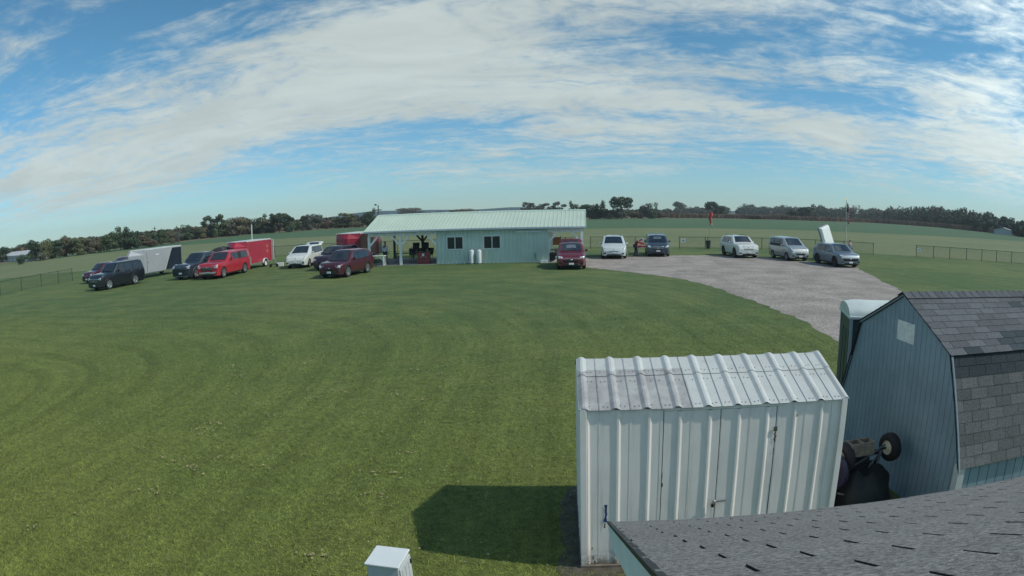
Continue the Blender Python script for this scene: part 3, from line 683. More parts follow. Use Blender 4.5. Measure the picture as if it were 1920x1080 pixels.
# near shed, whose roof the camera looks over
near = thing('shingled_shed', 'nearest building, pale blue shed whose grey shingle roof fills the bottom right corner', 'shed', (0, 0, 0))
EZ, PIT = 2.2, R_(26.5); EX, EY = .12, 3.10; c_, s__ = math.cos(PIT), math.sin(PIT); SLN = 3.10/c_+.12; NWD = 5.2
def ntone(a, b, r):
    k = r.uniform(.93, 1.06); return (.208*k, .206*k, .198*k)
nroof = empty('roof', (0, 0, 0), 0, near)
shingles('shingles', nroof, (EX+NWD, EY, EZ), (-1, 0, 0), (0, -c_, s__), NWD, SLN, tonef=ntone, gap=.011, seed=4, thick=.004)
bs = MB(); yt = EY-c_*SLN; zt_ = EZ+s__*SLN
bs.add([(EX, yt, zt_-.01), (EX+NWD, yt, zt_-.01), (EX+NWD, yt-3.3, EZ-.1), (EX, yt-3.3, EZ-.1)], [(0, 1, 2, 3)]); bs.build('rear_slope', SH if 0 else mat('shingle_plain', (.2, .2, .21), .95), nroof)
nb = (0, c_*0, 0); BLUEW = mat('pale_blue_siding', (.78, .84, .82), .55, var=.08, vs=4, bump=.1)
mb = MB()    # rake board in two steps, following the slope
def rake(x0, x1, h0, h1):
    e = Vector((0, EY+.02, EZ-.012)); t_ = Vector((0, yt, zt_-.012)); 
    mb.add([(x0, e.y, e.z-h0), (x1, e.y, e.z-h0), (x1, e.y, e.z-h1), (x0, e.y, e.z-h1), (x0, t_.y, t_.z-h0), (x1, t_.y, t_.z-h0), (x1, t_.y, t_.z-h1), (x0, t_.y, t_.z-h1)],
           [(0, 3, 2, 1), (4, 5, 6, 7), (0, 1, 5, 4), (1, 2, 6, 5), (2, 3, 7, 6), (3, 0, 4, 7)])
rake(EX+.006, EX+.03, 0, .06); rake(EX+.014, EX+.035, .062, .10); rake(EX+.02, EX+.04, .102, .16)
mb.build('rake_board', BLUEW, near)
mb = MB(); mb.box((EX+.02, EY-.01, EZ-.12), (EX+NWD, EY+.012, EZ-.014)); mb.build('fascia', BLUEW, near)
mb = MB(); mb.prism([(EY-.25, 0), (EY-.25, EZ+.02), (0, EZ+s__/c_*EY-.12), (-2.9, EZ-.1), (-2.9, 0)], 0, EX+.28, EX+NWD-.3); mb.build('wall', BLUEW, near)
e_ = MB(); e_.add([(EX-.004, EY+.008, EZ+.003), (EX+.012, EY+.008, EZ+.003), (EX+.012, yt, zt_+.003), (EX-.004, yt, zt_+.003), (EX-.004, EY+.008, EZ-.012), (EX-.004, yt, zt_-.012)], [(0, 1, 2, 3), (0, 3, 5, 4)])
e_.build('drip_edge', mat('black_edge', (.02, .022, .025), .6), near, fixn=False)

# ------------------------------------------------------------------ blue gambrel shed
BL = thing('blue_barn_shed', 'blue grooved board barn shed with a gambrel roof of patchy grey shingles', 'shed', (4.45, 7.69, 0), R_(4.0))
# local frame: x along the ridge (away to the right), y across, gable at x=0
BLM = mat('blue_siding', (.215, .300, .345), .55, var=.14, vs=1.6, bump=.15); WT = mat('white_trim', (.55, .57, .56), .5, var=.1)
ZR, ZB, YB, ZE, YE, LEN = 2.85, 2.25, 1.245, .95, 1.75, 4.9
def gz(y):
    y = abs(y)
    return ZR-(ZR-ZB)*y/YB if y < YB else ZB-(ZB-ZE)*(y-YB)/(YE-YB)
mb = MB(); edge = [(0, ZR-.03)]; n = 29
brd = np.linspace(-YE+.03, YE-.03, n)
for i in range(n-1):
    a, b = brd[i]+.004, brd[i+1]-.004
    mb.add([(0, a, 0), (0, b, 0), (0, b, gz(b)-.03), (0, a, gz(a)-.03)]+([(0, 0, ZR-.03)] if a < 0 < b else []), [(0, 1, 2, 4, 3)] if a < 0 < b else [(0, 1, 2, 3)])
    for q in (a, b): mb.add([(0, q, 0), (.012, q, 0), (.012, q, gz(q)-.03), (0, q, gz(q)-.03)], [(0, 1, 2, 3)])
mb.build('gable_wall', BLM, BL, fixn=False)
mb = MB(); prof = [(YE-.05, 0), (YE-.05, ZE), (YB-.03, ZB-.05), (0, ZR-.05), (-YB+.03, ZB-.05), (-YE+.05, ZE), (-YE+.05, 0)]
mb.prism(prof, 0, .013, LEN-.1); mb.build('shed_core', mat('groove_blue', (.02, .045, .06), .8), BL)
mb = MB(); xs = np.linspace(.05, LEN-.1, 28)
for i in range(27): mb.add([(xs[i]+.005, -YE+.03, 0), (xs[i+1]-.005, -YE+.03, 0), (xs[i+1]-.005, -YE+.03, ZE), (xs[i]+.005, -YE+.03, ZE)], [(0, 1, 2, 3)])
mb.build('side_wall', BLM, BL, fixn=False)
broof = empty('roof', (0, 0, 0), 0, BL)
def btone_lower(a, b, r):
    if 1.02 < b < 1.3: k = r.uniform(.9, 1.1); return (.050*k, .062*k, .068*k)
    k = r.uniform(.82, 1.18); return (.125*k, .132*k, .130*k)
def btone_upper(a, b, r):
    k = r.uniform(.85, 1.15); d = (b < .42 and .9 < a < 2.6 and r.random() < .85) or (.3 < a < 1.1 and 1.0 < b < 1.13) or r.random() < .05
    return (.058*k, .075*k, .082*k) if d else (.125*k, .133*k, .142*k)
def slope(y0, z0, y1, z1, tf, seed, x0=-.05, ex=.0):
    v = Vector((0, y1-y0, z1-z0)); ln = v.length; v.normalize(); u = Vector((1, 0, 0)); P = (x0, y0, z0+.012)
    if u.cross(v).z < 0: u = -u; P = (x0+LEN+.1, y0, z0+.012)
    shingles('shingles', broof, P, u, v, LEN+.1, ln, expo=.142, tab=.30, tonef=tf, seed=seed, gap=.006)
slope(-YE-.02, ZE-.03, -YB, ZB, btone_lower, 2); slope(-YB-.03, ZB-.005, 0, ZR, btone_upper, 3)
slope(YB+.03, ZB-.005, 0, ZR, btone_upper, 5); slope(YE+.02, ZE-.03, YB, ZB, btone_lower, 6)
mb = MB(); r = random.Random(9)      # ridge caps
i = 0; x = -.06
SHt = []
while x < LEN+.05:
    k = r.uniform(.85, 1.1); t_ = (.12*k, .128*k, .14*k)
    for sg in (-1, 1):
        a = (x, sg*.0, ZR+.030); b = (x+.15, 0, ZR+.024)
        mb.add([(x, 0, ZR+.034), (x+.142, 0, ZR+.028), (x+.142, sg*.15, ZR-.045), (x, sg*.15, ZR-.039)], [(0, 1, 2, 3)], t_)
    x += .145
mb.build('ridge_cap', SH, broof, attr=True, fixn=False)
mb = MB(); P4 = [(-YE-.03, ZE-.04), (-YB-.02, ZB), (0, ZR+.01), (YB+.02, ZB), (YE+.03, ZE-.04)]
for a, b in zip(P4[:-1], P4[1:]): mb.bar((-.025, a[0], a[1]-.015), (-.025, b[0], b[1]-.015), .03, .025, up=(1, 0, 0))
mb.build('rake_trim', mat('grey_blue_trim', (.20, .26, .29), .5), BL)
mb = MB(); mb.box((-.015, -YE-.005, 0), (.10, -YE+.10, ZE+.02)); mb.build('corner_board', WT, BL)
# white square plate on the gable
mb = MB(); mb.box((-.012, -.34+.02, 2.19), (-.001, .14, 2.47), None); mb.build('vent_cover', mat('pale_plate', (.66, .70, .66), .6, var=.15, vs=12), BL, bevel=.003)
# ------------------------------------------------------------------ club shelter building
YF, YBK, XL, XR, ZEV, ZRG = 46.8, 53.6, -16.95, -.10, 2.66, 3.93
bld = thing('shelter_building', 'long mint green metal clubhouse with an open shelter at each end', 'building', (XL, YF, 0))
BW = XR-XL; BD = YBK-YF; MINT = mat('mint_siding', (.52, .62, .55), .5, 0, .08, .8); MROOF = mat('mint_roof', (.47, .57, .47), .55, 0, .06, .5); FAS = mat('bluish_fascia', (.42, .50, .55), .5)
WOODD = mat('shaded_timber', (.10, .105, .10), .8, var=.3);  # colour darkened to hold the shade on the back posts and beams
xw0, xw1 = -11.27-XL, -2.72-XL
def sid(mb, x0, x1, y, z0, z1, pitch=.305, h=.045):
    pts = []; x = x0
    while x < x1-.01:
        for dx_, hh in ((0, 0), (.05, 0), (.065, h), (.095, h), (.11, 0)):
            if x+dx_ <= x1: pts.append((x+dx_, hh))
        x += pitch
    pts.append((x1, 0)); mb.grid([[(x, y-hh, z0) for x, hh in pts], [(x, y-hh, z1) for x, hh in pts]])
def Lx(px, py, Y=YF): X, _, Z = D(px, py, Y); return X-XL, Z
wn = []
for (a, b) in ((838, 868.5), (907, 938.5)):
    x0, z1 = Lx(a, 443.5); x1, z0 = Lx(b, 468); wn.append((x0, x1, 1.13, 2.08))
mb = MB(); cuts = [xw0]+[v for w_ in wn for v in w_[:2]]+[xw1]
sid(mb, xw0, wn[0][0], 0, .02, ZEV-.05); sid(mb, wn[0][1], wn[1][0], 0, .02, ZEV-.05); sid(mb, wn[1][1], xw1, 0, .02, ZEV-.05)
for x0, x1, z0, z1 in wn: sid(mb, x0, x1, 0, .02, z0); sid(mb, x0, x1, 0, z1, ZEV-.05)
mb.build('front_wall', MINT, bld, fixn=False)
mb = MB(); sid(mb, xw0, xw1, BD, .02, ZEV-.05); mb.build('back_wall', MINT, bld, fixn=False)
for xx, nm in ((xw0, 'end_wall'), (xw1, 'end_wall')):
    mb = MB(); mb.box((xx-.05, .01, .02), (xx+.05, BD-.01, ZEV-.1)); mb.build(nm, MINT, bld)
for x0, x1, z0, z1 in wn:
    fr = MB()
    for a, b in (((x0-.06, -.05, z0-.06), (x1+.06, .03, z0+.03)), ((x0-.06, -.05, z1-.03), (x1+.06, .03, z1+.06)), ((x0-.06, -.05, z0+.031), (x0+.03, .03, z1-.031)), ((x1-.03, -.05, z0+.031), (x1+.06, .03, z1-.031)), (((x0+x1)/2-.03, -.045, z0+.031), ((x0+x1)/2+.03, .03, z1-.031))): fr.box(a, b)
    f_ = fr.build('window', WHITE_METAL, bld); g_ = MB(); g_.box((x0, .0, z0), (x1, .01, z1)); g_.build('pane', GLASS, f_)
# roof: ribbed sheets front and back
rfb = empty('roof', (0, 0, 0), 0, bld); OV = .30
def bslope(sg):
    mb = MB(); ya, yb = (-OV, BD/2) if sg > 0 else (BD+OV, BD/2); za = ZEV-(ZRG-ZEV)*OV/(BD/2)+.16; pts = []; x = -.22
    while x < BW+.2:
        for dx_, hh in ((0, 0), (.18, 0), (.195, .028), (.215, .028), (.23, 0)): pts.append((min(x+dx_, BW+.22), hh))
        x += .3048
    mb.grid([[(x, ya, za+hh) for x, hh in pts], [(x, yb, ZRG+hh) for x, hh in pts]]); o = mb.build('roof_sheet', MROOF, rfb, fixn=False); q = o.modifiers.new('thick', 'SOLIDIFY'); q.thickness = .02; q.offset = -1; return za
za = bslope(1); bslope(-1)
mb = MB(); mb.prism([(BD/2-.14, ZRG-.02), (BD/2, ZRG+.055), (BD/2+.14, ZRG-.02)], 0, -.24, BW+.24); mb.build('ridge_cap', mat('pale_mint', (.50, .66, .56), .4), rfb)
for x in (-.25, BW+.23):
    mb = MB()
    for y0, y1 in ((-OV-.01, BD/2), (BD+OV+.01, BD/2)):
        mb.add([(x, y0, za-.14), (x+.025, y0, za-.14), (x+.025, y1, ZRG-.12), (x, y1, ZRG-.12), (x, y0, za+.03), (x+.025, y0, za+.03), (x+.025, y1, ZRG+.04), (x, y1, ZRG+.04)], [(0, 1, 2, 3), (4, 7, 6, 5), (0, 4, 5, 1), (1, 5, 6, 2), (2, 6, 7, 3), (3, 7, 4, 0)])
    mb.build('rake_trim', mat('pale_mint', (.50, .66, .56), .4), rfb)
mb = MB(); mb.box((-.24, -OV-.08, za-.14), (BW+.24, -OV-.005, za-.015)); mb.build('gutter', FAS, rfb, bevel=.01)
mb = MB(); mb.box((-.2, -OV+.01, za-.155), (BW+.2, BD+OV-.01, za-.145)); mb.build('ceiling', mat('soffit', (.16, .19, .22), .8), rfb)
for y, nm in ((0, 'front'), (BD, 'back')):
    for xa, xb in ((0, xw0), (xw1, BW)):
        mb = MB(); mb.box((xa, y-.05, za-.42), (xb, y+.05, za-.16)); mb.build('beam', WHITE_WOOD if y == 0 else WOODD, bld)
mb = MB(); mb.box((0, -.005, za-.16), (BW, .06, za-.02)); mb.build('wall_top', FAS, bld)
BMZ = za-.42
def post(x, y, br, m=WHITE_WOOD):
    p = MB(); p.box((x-.10, y-.08, 0), (x+.10, y+.08, BMZ)); po = p.build('post', m, bld, bevel=.008)
    for d in br:
        q = MB(); q.bar((x+d*.05, y, BMZ-.75), (x+d*.72, y, BMZ-.02), .15, .10, up=(0, 1, 0)); q.build('brace', m, po)
xp2 = -14.22-XL
post(.08, 0, (1,)); post(xp2, 0, (-1, 1)); q = MB(); q.bar((xw0-.04, 0, BMZ-.75), (xw0-.75, 0, BMZ-.02), .15, .10, up=(0, 1, 0)); q.build('brace', WHITE_WOOD, bld)
post(BW-.08, 0, (-1,)); q = MB(); q.bar((xw1+.04, 0, BMZ-.75), (xw1+.75, 0, BMZ-.02), .15, .10, up=(0, 1, 0)); q.build('brace', WHITE_WOOD, bld)
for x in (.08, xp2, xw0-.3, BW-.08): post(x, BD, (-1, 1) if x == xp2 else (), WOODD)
mb = MB(); mb.box((-.1, -.15, 0), (xw0, BD+.1, .03)); mb.build('slab', CONC, bld)
mb = MB(); mb.box((xw1, -.15, 0), (BW+.1, BD+.1, .03)); mb.build('slab', CONC, bld)
mb = MB(); mb.box((xw1-.55, -.35, 0), (xw1-.02, -.04, .16)); mb.build('step', WHITE_WOOD, bld)
x0, z0 = Lx(966, 438); x1, _ = Lx(1016, 438); mb = MB(); mb.box((x0, -.13, 2.30), (x1, -.047, 2.42)); mb.build('wall_rail', WHITE_METAL, bld)
x_, _ = Lx(1004, 490); mb = MB(); mb.box((x_-.03, -.06, .3), (x_, -.032, .75)); mb.build('conduit', BLACK, bld)
# small white lamps under the shelter beam
for px in (706, 739, 777, 810):
    x0, _ = Lx(px, 443); mb = MB(); mb.box((x0-.13, -.16, BMZ+.12), (x0+.13, -.052, BMZ+.20)); mb.build('lamp', WHITE_METAL, bld, bevel=.01)
# white framed hatch in the end wall of the closed room, seen through the shelter
mb = MB()
for a, b in (((xw0-.10, .35, 1.0), (xw0-.052, .45, 2.2)), ((xw0-.10, 1.75, 1.0), (xw0-.052, 1.85, 2.2)), ((xw0-.10, .451, 1.0), (xw0-.052, 1.749, 1.1)), ((xw0-.10, .451, 2.1), (xw0-.052, 1.749, 2.2)), ((xw0-.10, .451, 1.55), (xw0-.052, 1.749, 1.62))): mb.box(a, b)
f_ = mb.build('serving_window', WHITE_WOOD, bld); g_ = MB(); g_.box((xw0-.06, .45, 1.1), (xw0-.053, 1.75, 2.1)); g_.build('pane', GLASS, f_)

# propane cylinders
def propane(x, y, lab):
    t = thing('propane_cylinder', lab, 'gas cylinder', (x, y, 0), 0, 'propane cylinders at the clubhouse wall')
    mb = MB(); mb.lathe((0, 0, .03), (0, 0, 1), [(.12, 0), (.185, .05), (.19, .1), (.19, .92), (.17, 1.0), (.10, 1.05), (.05, 1.06)], 20); mb.build('tank', WHITE_METAL, t, smooth=True, auto=40)
    mb = MB(); mb.lathe((0, 0, 0), (0, 0, 1), [(.15, 0), (.15, .04)], 16); mb.build('foot_ring', GALV, t)
    mb = MB(); mb.lathe((0, 0, 1.09), (0, 0, 1), [(.09, -.03), (.10, .08), (.085, .09)], 14); mb.build('collar', GALV, t)
    mb = MB(); mb.tube((0, 0, 1.08), (0, 0, 1.16), .025); mb.tube((-.05, 0, 1.14), (.05, 0, 1.14), .014); mb.build('valve', BLACK, t)
propane(-8.50, 46.45, 'left white propane cylinder standing against the mint wall'); propane(-7.92, 46.45, 'right white propane cylinder with a grey regulator on its side')
# white workbench with braced legs
wb = thing('workbench', 'white painted wooden workbench with braced legs at the left shelter post', 'workbench', (-16.15, 46.55, .03))
mb = MB()
for i in range(3): mb.box((-.72, -.30+.21*i, .74), (.72, -.10+.21*i, .79))
mb.build('bench_top', WHITE_WOOD, wb)
for x in (-.62, .62):
    for y in (-.24, .24): mb = MB(); mb.box((x-.05, y-.05, 0), (x+.05, y+.05, .739)); mb.build('leg', WHITE_WOOD, wb)
    mb = MB(); mb.bar((x-.04*np.sign(x), -.24, .40), (x*.42, -.24, .73), .07, .06, up=(0, 1, 0)); mb.build('brace', WHITE_WOOD, wb)
# dark picnic table behind it
def picnic(x, y, rz, lab, m):
    t = thing('picnic_table', lab, 'picnic table', (x, y, .03), rz)
    mb = MB()
    for i in range(5): mb.box((-.9, -.36+.146*i, .73), (.9, -.225+.146*i, .77))
    mb.build('table_top', m, t)
    for s in (-1, 1):
        mb = MB(); mb.box((-.9, s*.68-.13, .43), (.9, s*.68+.13, .47)); mb.build('bench_seat', m, t)
        mb = MB(); mb.bar((s*.65, -.62, .0), (s*.65, -.18, .73), .09, .04, up=(1, 0, 0)); mb.bar((s*.65, .62, .0), (s*.65, .18, .73), .09, .04, up=(1, 0, 0)); mb.bar((s*.65+.045, -.75, .40), (s*.65+.045, .75, .40), .04, .09, up=(0, 0, 1)); mb.build('trestle', m, t)
    return t
picnic(-14.6, 49.2, .1, 'dark picnic table in the left shelter behind the workbench', WOODD)
picnic(-1.9, 50.2, .05, 'brown picnic table in the right shelter behind the red car', mat('brown_timber', (.16, .12, .085), .8, var=.3))
# red tool cabinet
tcx = D(795, 480, 47.5)[0]
t = thing('tool_cabinet', 'red metal cabinet with a white mark standing in the left shelter', 'cabinet', (tcx, 47.5, .03), .15)
mb = MB(); mb.box((-.5, -.28, 0), (.5, .28, .92)); mb.build('cabinet_body', mat('cabinet_red', (.22, .035, .032), .5), t, bevel=.015)
for x in (-.25, .25): mb = MB(); mb.box((x-.235, -.30, .05), (x+.235, -.281, .86)); d_ = mb.build('door', mat('cabinet_red', (.22, .035, .032), .5), t); k = MB(); k.box((x-.02 if x < 0 else x-.16, -.315, .5), (x+.16 if x < 0 else x+.02, -.301, .54)); k.build('handle', GALV, d_)
mb = MB(); mb.box((-.53, -.31, .921), (.53, .31, .96)); mb.build('cabinet_top', mat('dark_steel', (.05, .05, .055), .4, .8), t)
mb = MB(); mb.box((-.12, -.306, .60), (.05, -.3015, .80)); mb.build('sticker', PLATE, t)
# stacked dark chairs with mesh backs
def chair(x, y, z, rz, lab):
    t = thing('folding_chair', lab, 'chair', (x, y, z), rz, 'dark chairs piled in the left shelter'); t.scale = (1.2, 1.2, 1.15)
    mb = MB(); mb.box((-.24, -.22, .42), (.24, .22, .45)); mb.build('seat', BLACK, t)
    mb = MB(); mb.add([(-.23, .22, .47), (.23, .22, .47), (.25, .34, .95), (-.25, .34, .95), (-.23, .24, .47), (.23, .24, .47), (.25, .36, .95), (-.25, .36, .95)], [(0, 1, 2, 3), (7, 6, 5, 4), (0, 4, 5, 1), (2, 6, 7, 3), (0, 3, 7, 4), (1, 5, 6, 2)]); mb.build('backrest', BLACK, t)
    for a in (-.22, .22):
        mb = MB(); mb.tube((a, -.2, 0), (a, -.17, .43), .014, 6); mb.build('leg', GALV, t); mb = MB(); mb.tube((a, .26, 0), (a, .2, .43), .014, 6); mb.build('leg', GALV, t)
        mb = MB(); mb.box((a-.03, -.2, .63), (a+.03, .25, .66)); mb.build('armrest', BLACK, t)
cx0 = D(774, 480, 49.4)[0]
for i, (dx_, dy_, dz_, rz, lb) in enumerate([(0, 0, 0, .3, 'black chair at the left end of the pile in the left shelter'), (.65, .1, 0, -.1, 'black chair second from the left in the shelter pile'), (1.3, 0, 0, .2, 'black chair third from the left in the shelter pile'), (1.9, .2, 0, -.3, 'black chair at the right end of the pile behind the red cabinet'), (.3, .05, .46, 0, 'black chair stacked on top of the left pair in the shelter'), (1.55, .1, .46, .2, 'black chair stacked on top of the right pair in the shelter')]):
    chair(cx0+dx_*.68, 49.4+dy_, .03+dz_, rz, lb)
# wheelbarrow-like cart and orange panel in the right shelter
x_ = D(1036, 485, 48.2)[0]
t = thing('garden_cart', 'dark garden cart with black tyres in the right shelter left of the red car', 'cart', (x_, 48.2, .03), .4)
mb = MB(); mb.prism([(-.35, .35), (.35, .35), (.45, .62), (-.45, .62)], 1, -.3, .3); mb.build('tub', BLACK, t)
for s in (-1, 1): mb = MB(); mb.lathe((-.1, s*.34, .24), (0, s, 0), [(.10, -.05), (.23, -.05), (.24, 0), (.23, .05), (.10, .05)], 16); mb.build('wheel', RUB, t)
mb = MB(); mb.tube((.3, 0, .4), (1.0, 0, .75), .02); mb.build('handle', GALV, t)
x_, _, z_ = D(1040, 457, 53.0)
t = thing('orange_barrier', 'orange safety net panel hung at the back of the right shelter', 'panel', (x_, 53.4, 0))
mb = MB(); mb.box((-.5, -.02, .95), (.5, .0, 1.6)); mb.build('net', mat('orange_net', (.38, .15, .08), .8), t)
for a in (-.5, .5): mb = MB(); mb.tube((a, -.01, 0), (a, -.01, 1.75), .02, 6); mb.build('post', FENCE, t)

# ------------------------------------------------------------------ chain link fences
def fence(pts, label, h=1.18, rail=True, dense=.11):
    P = [Vector((p[0], p[1], 0)) for p in pts]; c = P[0]; t = thing('chain_link_fence', label, 'fence', tuple(c))
    L = [p-c for p in P]
    for p in L: mb = MB(); mb.tube(p, p+Vector((0, 0, h+.05)), .032, 8); mb.build('post', FENCE, t)
    for a, b in zip(L[:-1], L[1:]):
        up = Vector((0, 0, h)); mb = MB(); mb.tube(a+up, b+up, .022, 6); mb.build('top_rail', FENCE, t)
        d = b-a; n = d.length; d.normalize(); V = []; Fq = []; nrm = Vector((-d.y, d.x, 0)); s = -h
        while s < n:
            for sg in (0, 1):
                lo = Vector((s, 0)); p0 = (s, 0) if sg == 0 else (s+h, 0); p1 = (s+h, h) if sg == 0 else (s, h)
                (u0, v0), (u1, v1) = p0, p1
                if u0 > u1: u0, v0, u1, v1 = u1, v1, u0, v0
                if u0 < 0: v0 += (v1-v0)*(0-u0)/(u1-u0); u0 = 0
                if u1 > n: v1 = v0+(v1-v0)*(n-u0)/(u1-u0); u1 = n
                if u1-u0 < .01: continue
                A = a+d*u0; B = a+d*u1; w_ = .0035; k = len(V)
                V += [(A.x, A.y, v0-w_), (B.x, B.y, v1-w_), (B.x, B.y, v1+w_), (A.x, A.y, v0+w_)]; Fq.append((k, k+1, k+2, k+3))
            s += dense
        if V: mb = MB(); mb.add(V, Fq); mb.build('mesh', FENCE, t, fixn=False)
    return t
fence([(-51.9, 28.6), (-51.75, 31.4), (-51.6, 34.3), (-51.4, 37.2), (-51.2, 40.0), (-50.9, 42.4), (-50.4, 44.2)], 'black chain link fence at the far left edge of the lawn')
fence([(-40.5, 60.9), (-37.6, 62.2), (-34.7, 63.3), (-31.7, 63.5), (-28.7, 63.6), (-25.7, 63.6), (-22.7, 63.6), (-19.7, 63.6), (-16.7, 63.6), (-13.7, 63.6), (-10.7, 63.6), (-7.7, 63.6), (-4.7, 63.6), (-1.9, 63.6), (-.15, 63.6)], 'black chain link fence running behind the white minivan and the clubhouse')
fence([(.62, 63.6), (3.4, 63.6), (5.2, 63.6), (7.2, 63.6)], 'short black chain link fence behind the white minivan on the gravel')
fence([(9.75, 63.5), (12.75, 63.5), (15.7, 63.5), (18.6, 63.4), (21.5, 62.9), (24.1, 61.6), (26.7, 59.9), (29.15, 57.7)], 'long black chain link fence behind the cars on the gravel lot')
fence([(33.7, 56.3), (35.5, 55.6), (37.2, 54.9), (38.95, 54.1), (40.6, 53.4), (42.2, 52.7), (43.9, 52.0), (45.5, 51.4), (48.2, 50.2)], 'black chain link fence at the far right above the blue shed roof')
def sign(px, py, Y, label, m=None, s=.30):
    x, _, z = D(px, py, Y); t = thing('fence_sign', label, 'sign', (x, Y, z), 0, 'small white signs on the fences')
    mb = MB(); mb.box((-s/2-.02, -.02, -s/2), (s/2+.02, -.008, s/2)); mb.build('panel', PLATE, t, bevel=.004)
    mb = MB(); mb.box((-s/4, -.024, -s/5), (s/4, -.0205, s/5)); mb.build('symbol', mat('grey_ink', (.25, .26, .27), .6), t)
    mb = MB(); mb.box((-.02, -.007, s/2-.06), (.02, .03, s/2-.02)); mb.build('clip', FENCE, t)
sign(1281, 451, 63.45, 'small white square sign at the left end of the long fence', s=.42); sign(1203, 450, 63.55, 'small white sign on the fence right of the person in the red jacket', s=.40); sign(1723.5, 468.5, 56.2, 'small white square sign at the left end of the far right fence', s=.36)

# ------------------------------------------------------------------ poles
t = thing('flagpole', 'tall pale flagpole behind the white trailer carrying a limp flag', 'flagpole', (28.45, 63.3, 0))
FZ = D(1584.3, 374, 63.3)[2]
mb = MB(); mb.tube((0, 0, 0), (0, 0, FZ), .07, 10, .035); mb.build('pole', mat('pole_paint', (.55, .52, .44), .5), t)
mb = MB(); mb.lathe((0, 0, FZ), (0, 0, 1), [(.02, -.06), (.07, 0), (.02, .07)], 10); mb.build('finial', mat('gold', (.5, .35, .12), .3, .8), t)
mb = MB(); mb.tube((.32, 0, .9), (.32, 0, FZ-1.6), .008, 5); mb.tube((.32, 0, FZ-1.6), (.03, 0, FZ-.1), .008, 5); mb.build('halyard', mat('rope', (.5, .46, .36), .8), t)
fl = thing('flag', 'limp striped red and white flag with a dark blue canton on the flagpole', 'flag', (28.45, 63.3, FZ))
def cloth(name, u0, u1, v0, v1, m):
    rows = []
    for v in np.linspace(v0, v1, 9):
        row = []
        for u in np.linspace(u0, u1, 13):
            fold = .13*math.sin(u*9+v*1.3)*min(1, u*3); row.append((.05+u*.30+.04*math.sin(v*4), fold-.03, -.25-v*1.9-u*.55))
        rows.append(row)
    mb = MB(); mb.grid(rows); o = mb.build(name, m, fl, smooth=True, fixn=False); return o
FR, FW, FB_ = mat('flag_red', (.45, .05, .06), .8), mat('flag_white', (.62, .62, .62), .8), mat('flag_blue', (.03, .05, .13), .8)
cloth('canton', 0, .42, 0, .54, FB_)
for i in range(13):
    cloth('stripe', 0 if i > 6 else .42, 1.0, i/13, (i+1)/13, FR if i % 2 == 0 else FW)
t = thing('windsock', 'red windsock hanging limp from a pole behind the gravel lot', 'windsock', (D(1330.5, 462, 67.0)[0], 67.0, 0))
WZ = D(1330, 396, 67)[2]
mb = MB(); mb.tube((0, 0, 0), (0, 0, WZ), .035, 8); mb.build('pole', GALV, t)
mb = MB(); mb.tube((-.02, 0, WZ), (.32, 0, WZ-.02), .012, 6); mb.lathe((.1, 0, WZ-.12), (0, 0, 1), [(.2, 0), (.21, .02)], 14); mb.build('hoop', GALV, t)
mb = MB(); rows = []
for k in range(9):
    z = WZ-.12-k*.15; rr = .20*(1-.055*k); rows.append([(.1+.05*math.sin(k)+rr*math.cos(a)*(1+.2*math.sin(3*a+k)), rr*math.sin(a), z) for a in np.linspace(0, 2*math.pi, 15)])
mb.grid(rows); mb.build('sock', mat('sock_red', (.50, .06, .06), .7, var=.3, vs=4), t, smooth=True, fixn=False)
rows = []
for k in range(3): z = WZ-.12-1.2-k*.10; rr = .12; rows.append([(.12+.05*math.sin(8)+rr*math.cos(a), rr*math.sin(a), z) for a in np.linspace(0, 2*math.pi, 12)])
mb = MB(); mb.grid(rows); mb.build('sock_tail', mat('sock_tail', (.55, .34, .26), .7), t, smooth=True, fixn=False)
t = thing('waste_bin', 'dark green wire waste bin on the grass below the windsock', 'bin', (*D(1328, 463, 62.6)[:2], 0))
mb = MB(); mb.lathe((0, 0, .22), (0, 0, 1), [(.22, 0), (.27, .62), (.29, .66), (.25, .66), (.20, .05)], 16); mb.build('basket', mat('bin_green', (.03, .055, .05), .6, var=.3), t, smooth=True, auto=40)
mb = MB(); mb.tube((-.32, 0, 0), (-.32, 0, 1.25), .035); mb.build('post', FENCE, t)
mb = MB(); mb.lathe((0, 0, .05), (0, 0, 1), [(.18, 0), (.2, .17)], 12); mb.build('stand', FENCE, t)
x, y, _ = D(473, 462, 78)
t = thing('white_pole', 'thin white pole standing in the mown field behind the red trailer', 'pole', (x, 78, 0))
mb = MB(); mb.tube((0, 0, 0), (0, 0, D(473, 421, 78)[2]), .09, 8, .07); mb.build('mast', WHITE_METAL, t)
mb = MB(); mb.lathe((0, 0, D(473, 421, 78)[2]), (0, 0, 1), [(.10, 0), (.10, .06)], 8); mb.build('cap', GALV, t)
x, _, z = D(709, 392, 150)
t = thing('weather_mast', 'dark mast with a short crossbar rising left of the shelter ridge', 'mast', (x, 150, 0))
mb = MB(); mb.tube((0, 0, 0), (0, 0, z+1.0), .13, 6); mb.build('pole', BARK, t)
mb = MB(); mb.box((-.9, -.1, z-.35), (.9, .1, z-.1)); mb.build('crossbar', BARK, t)
mb = MB(); mb.box((-.9, -.25, z+.9), (-.5, .25, z+1.3)); mb.build('box', BARK, t)
for px, py, lb in ((290, 425, 'faint utility pole rising over the treeline above the grey trailer'), (331, 423, 'faint utility pole rising over the treeline above the grey pickup')):
    x, _, z = D(px, py, 260); t = thing('utility_pole', lb, 'utility pole', (x, 260, 0), 0, 'utility poles beyond the treeline')
    mb = MB(); mb.tube((0, 0, 0), (0, 0, z), .28, 6, .2); mb.build('pole', BARK, t); mb = MB(); mb.box((-1.1, -.1, z-1.1), (1.1, .1, z-.8)); mb.build('crossarm', BARK, t)

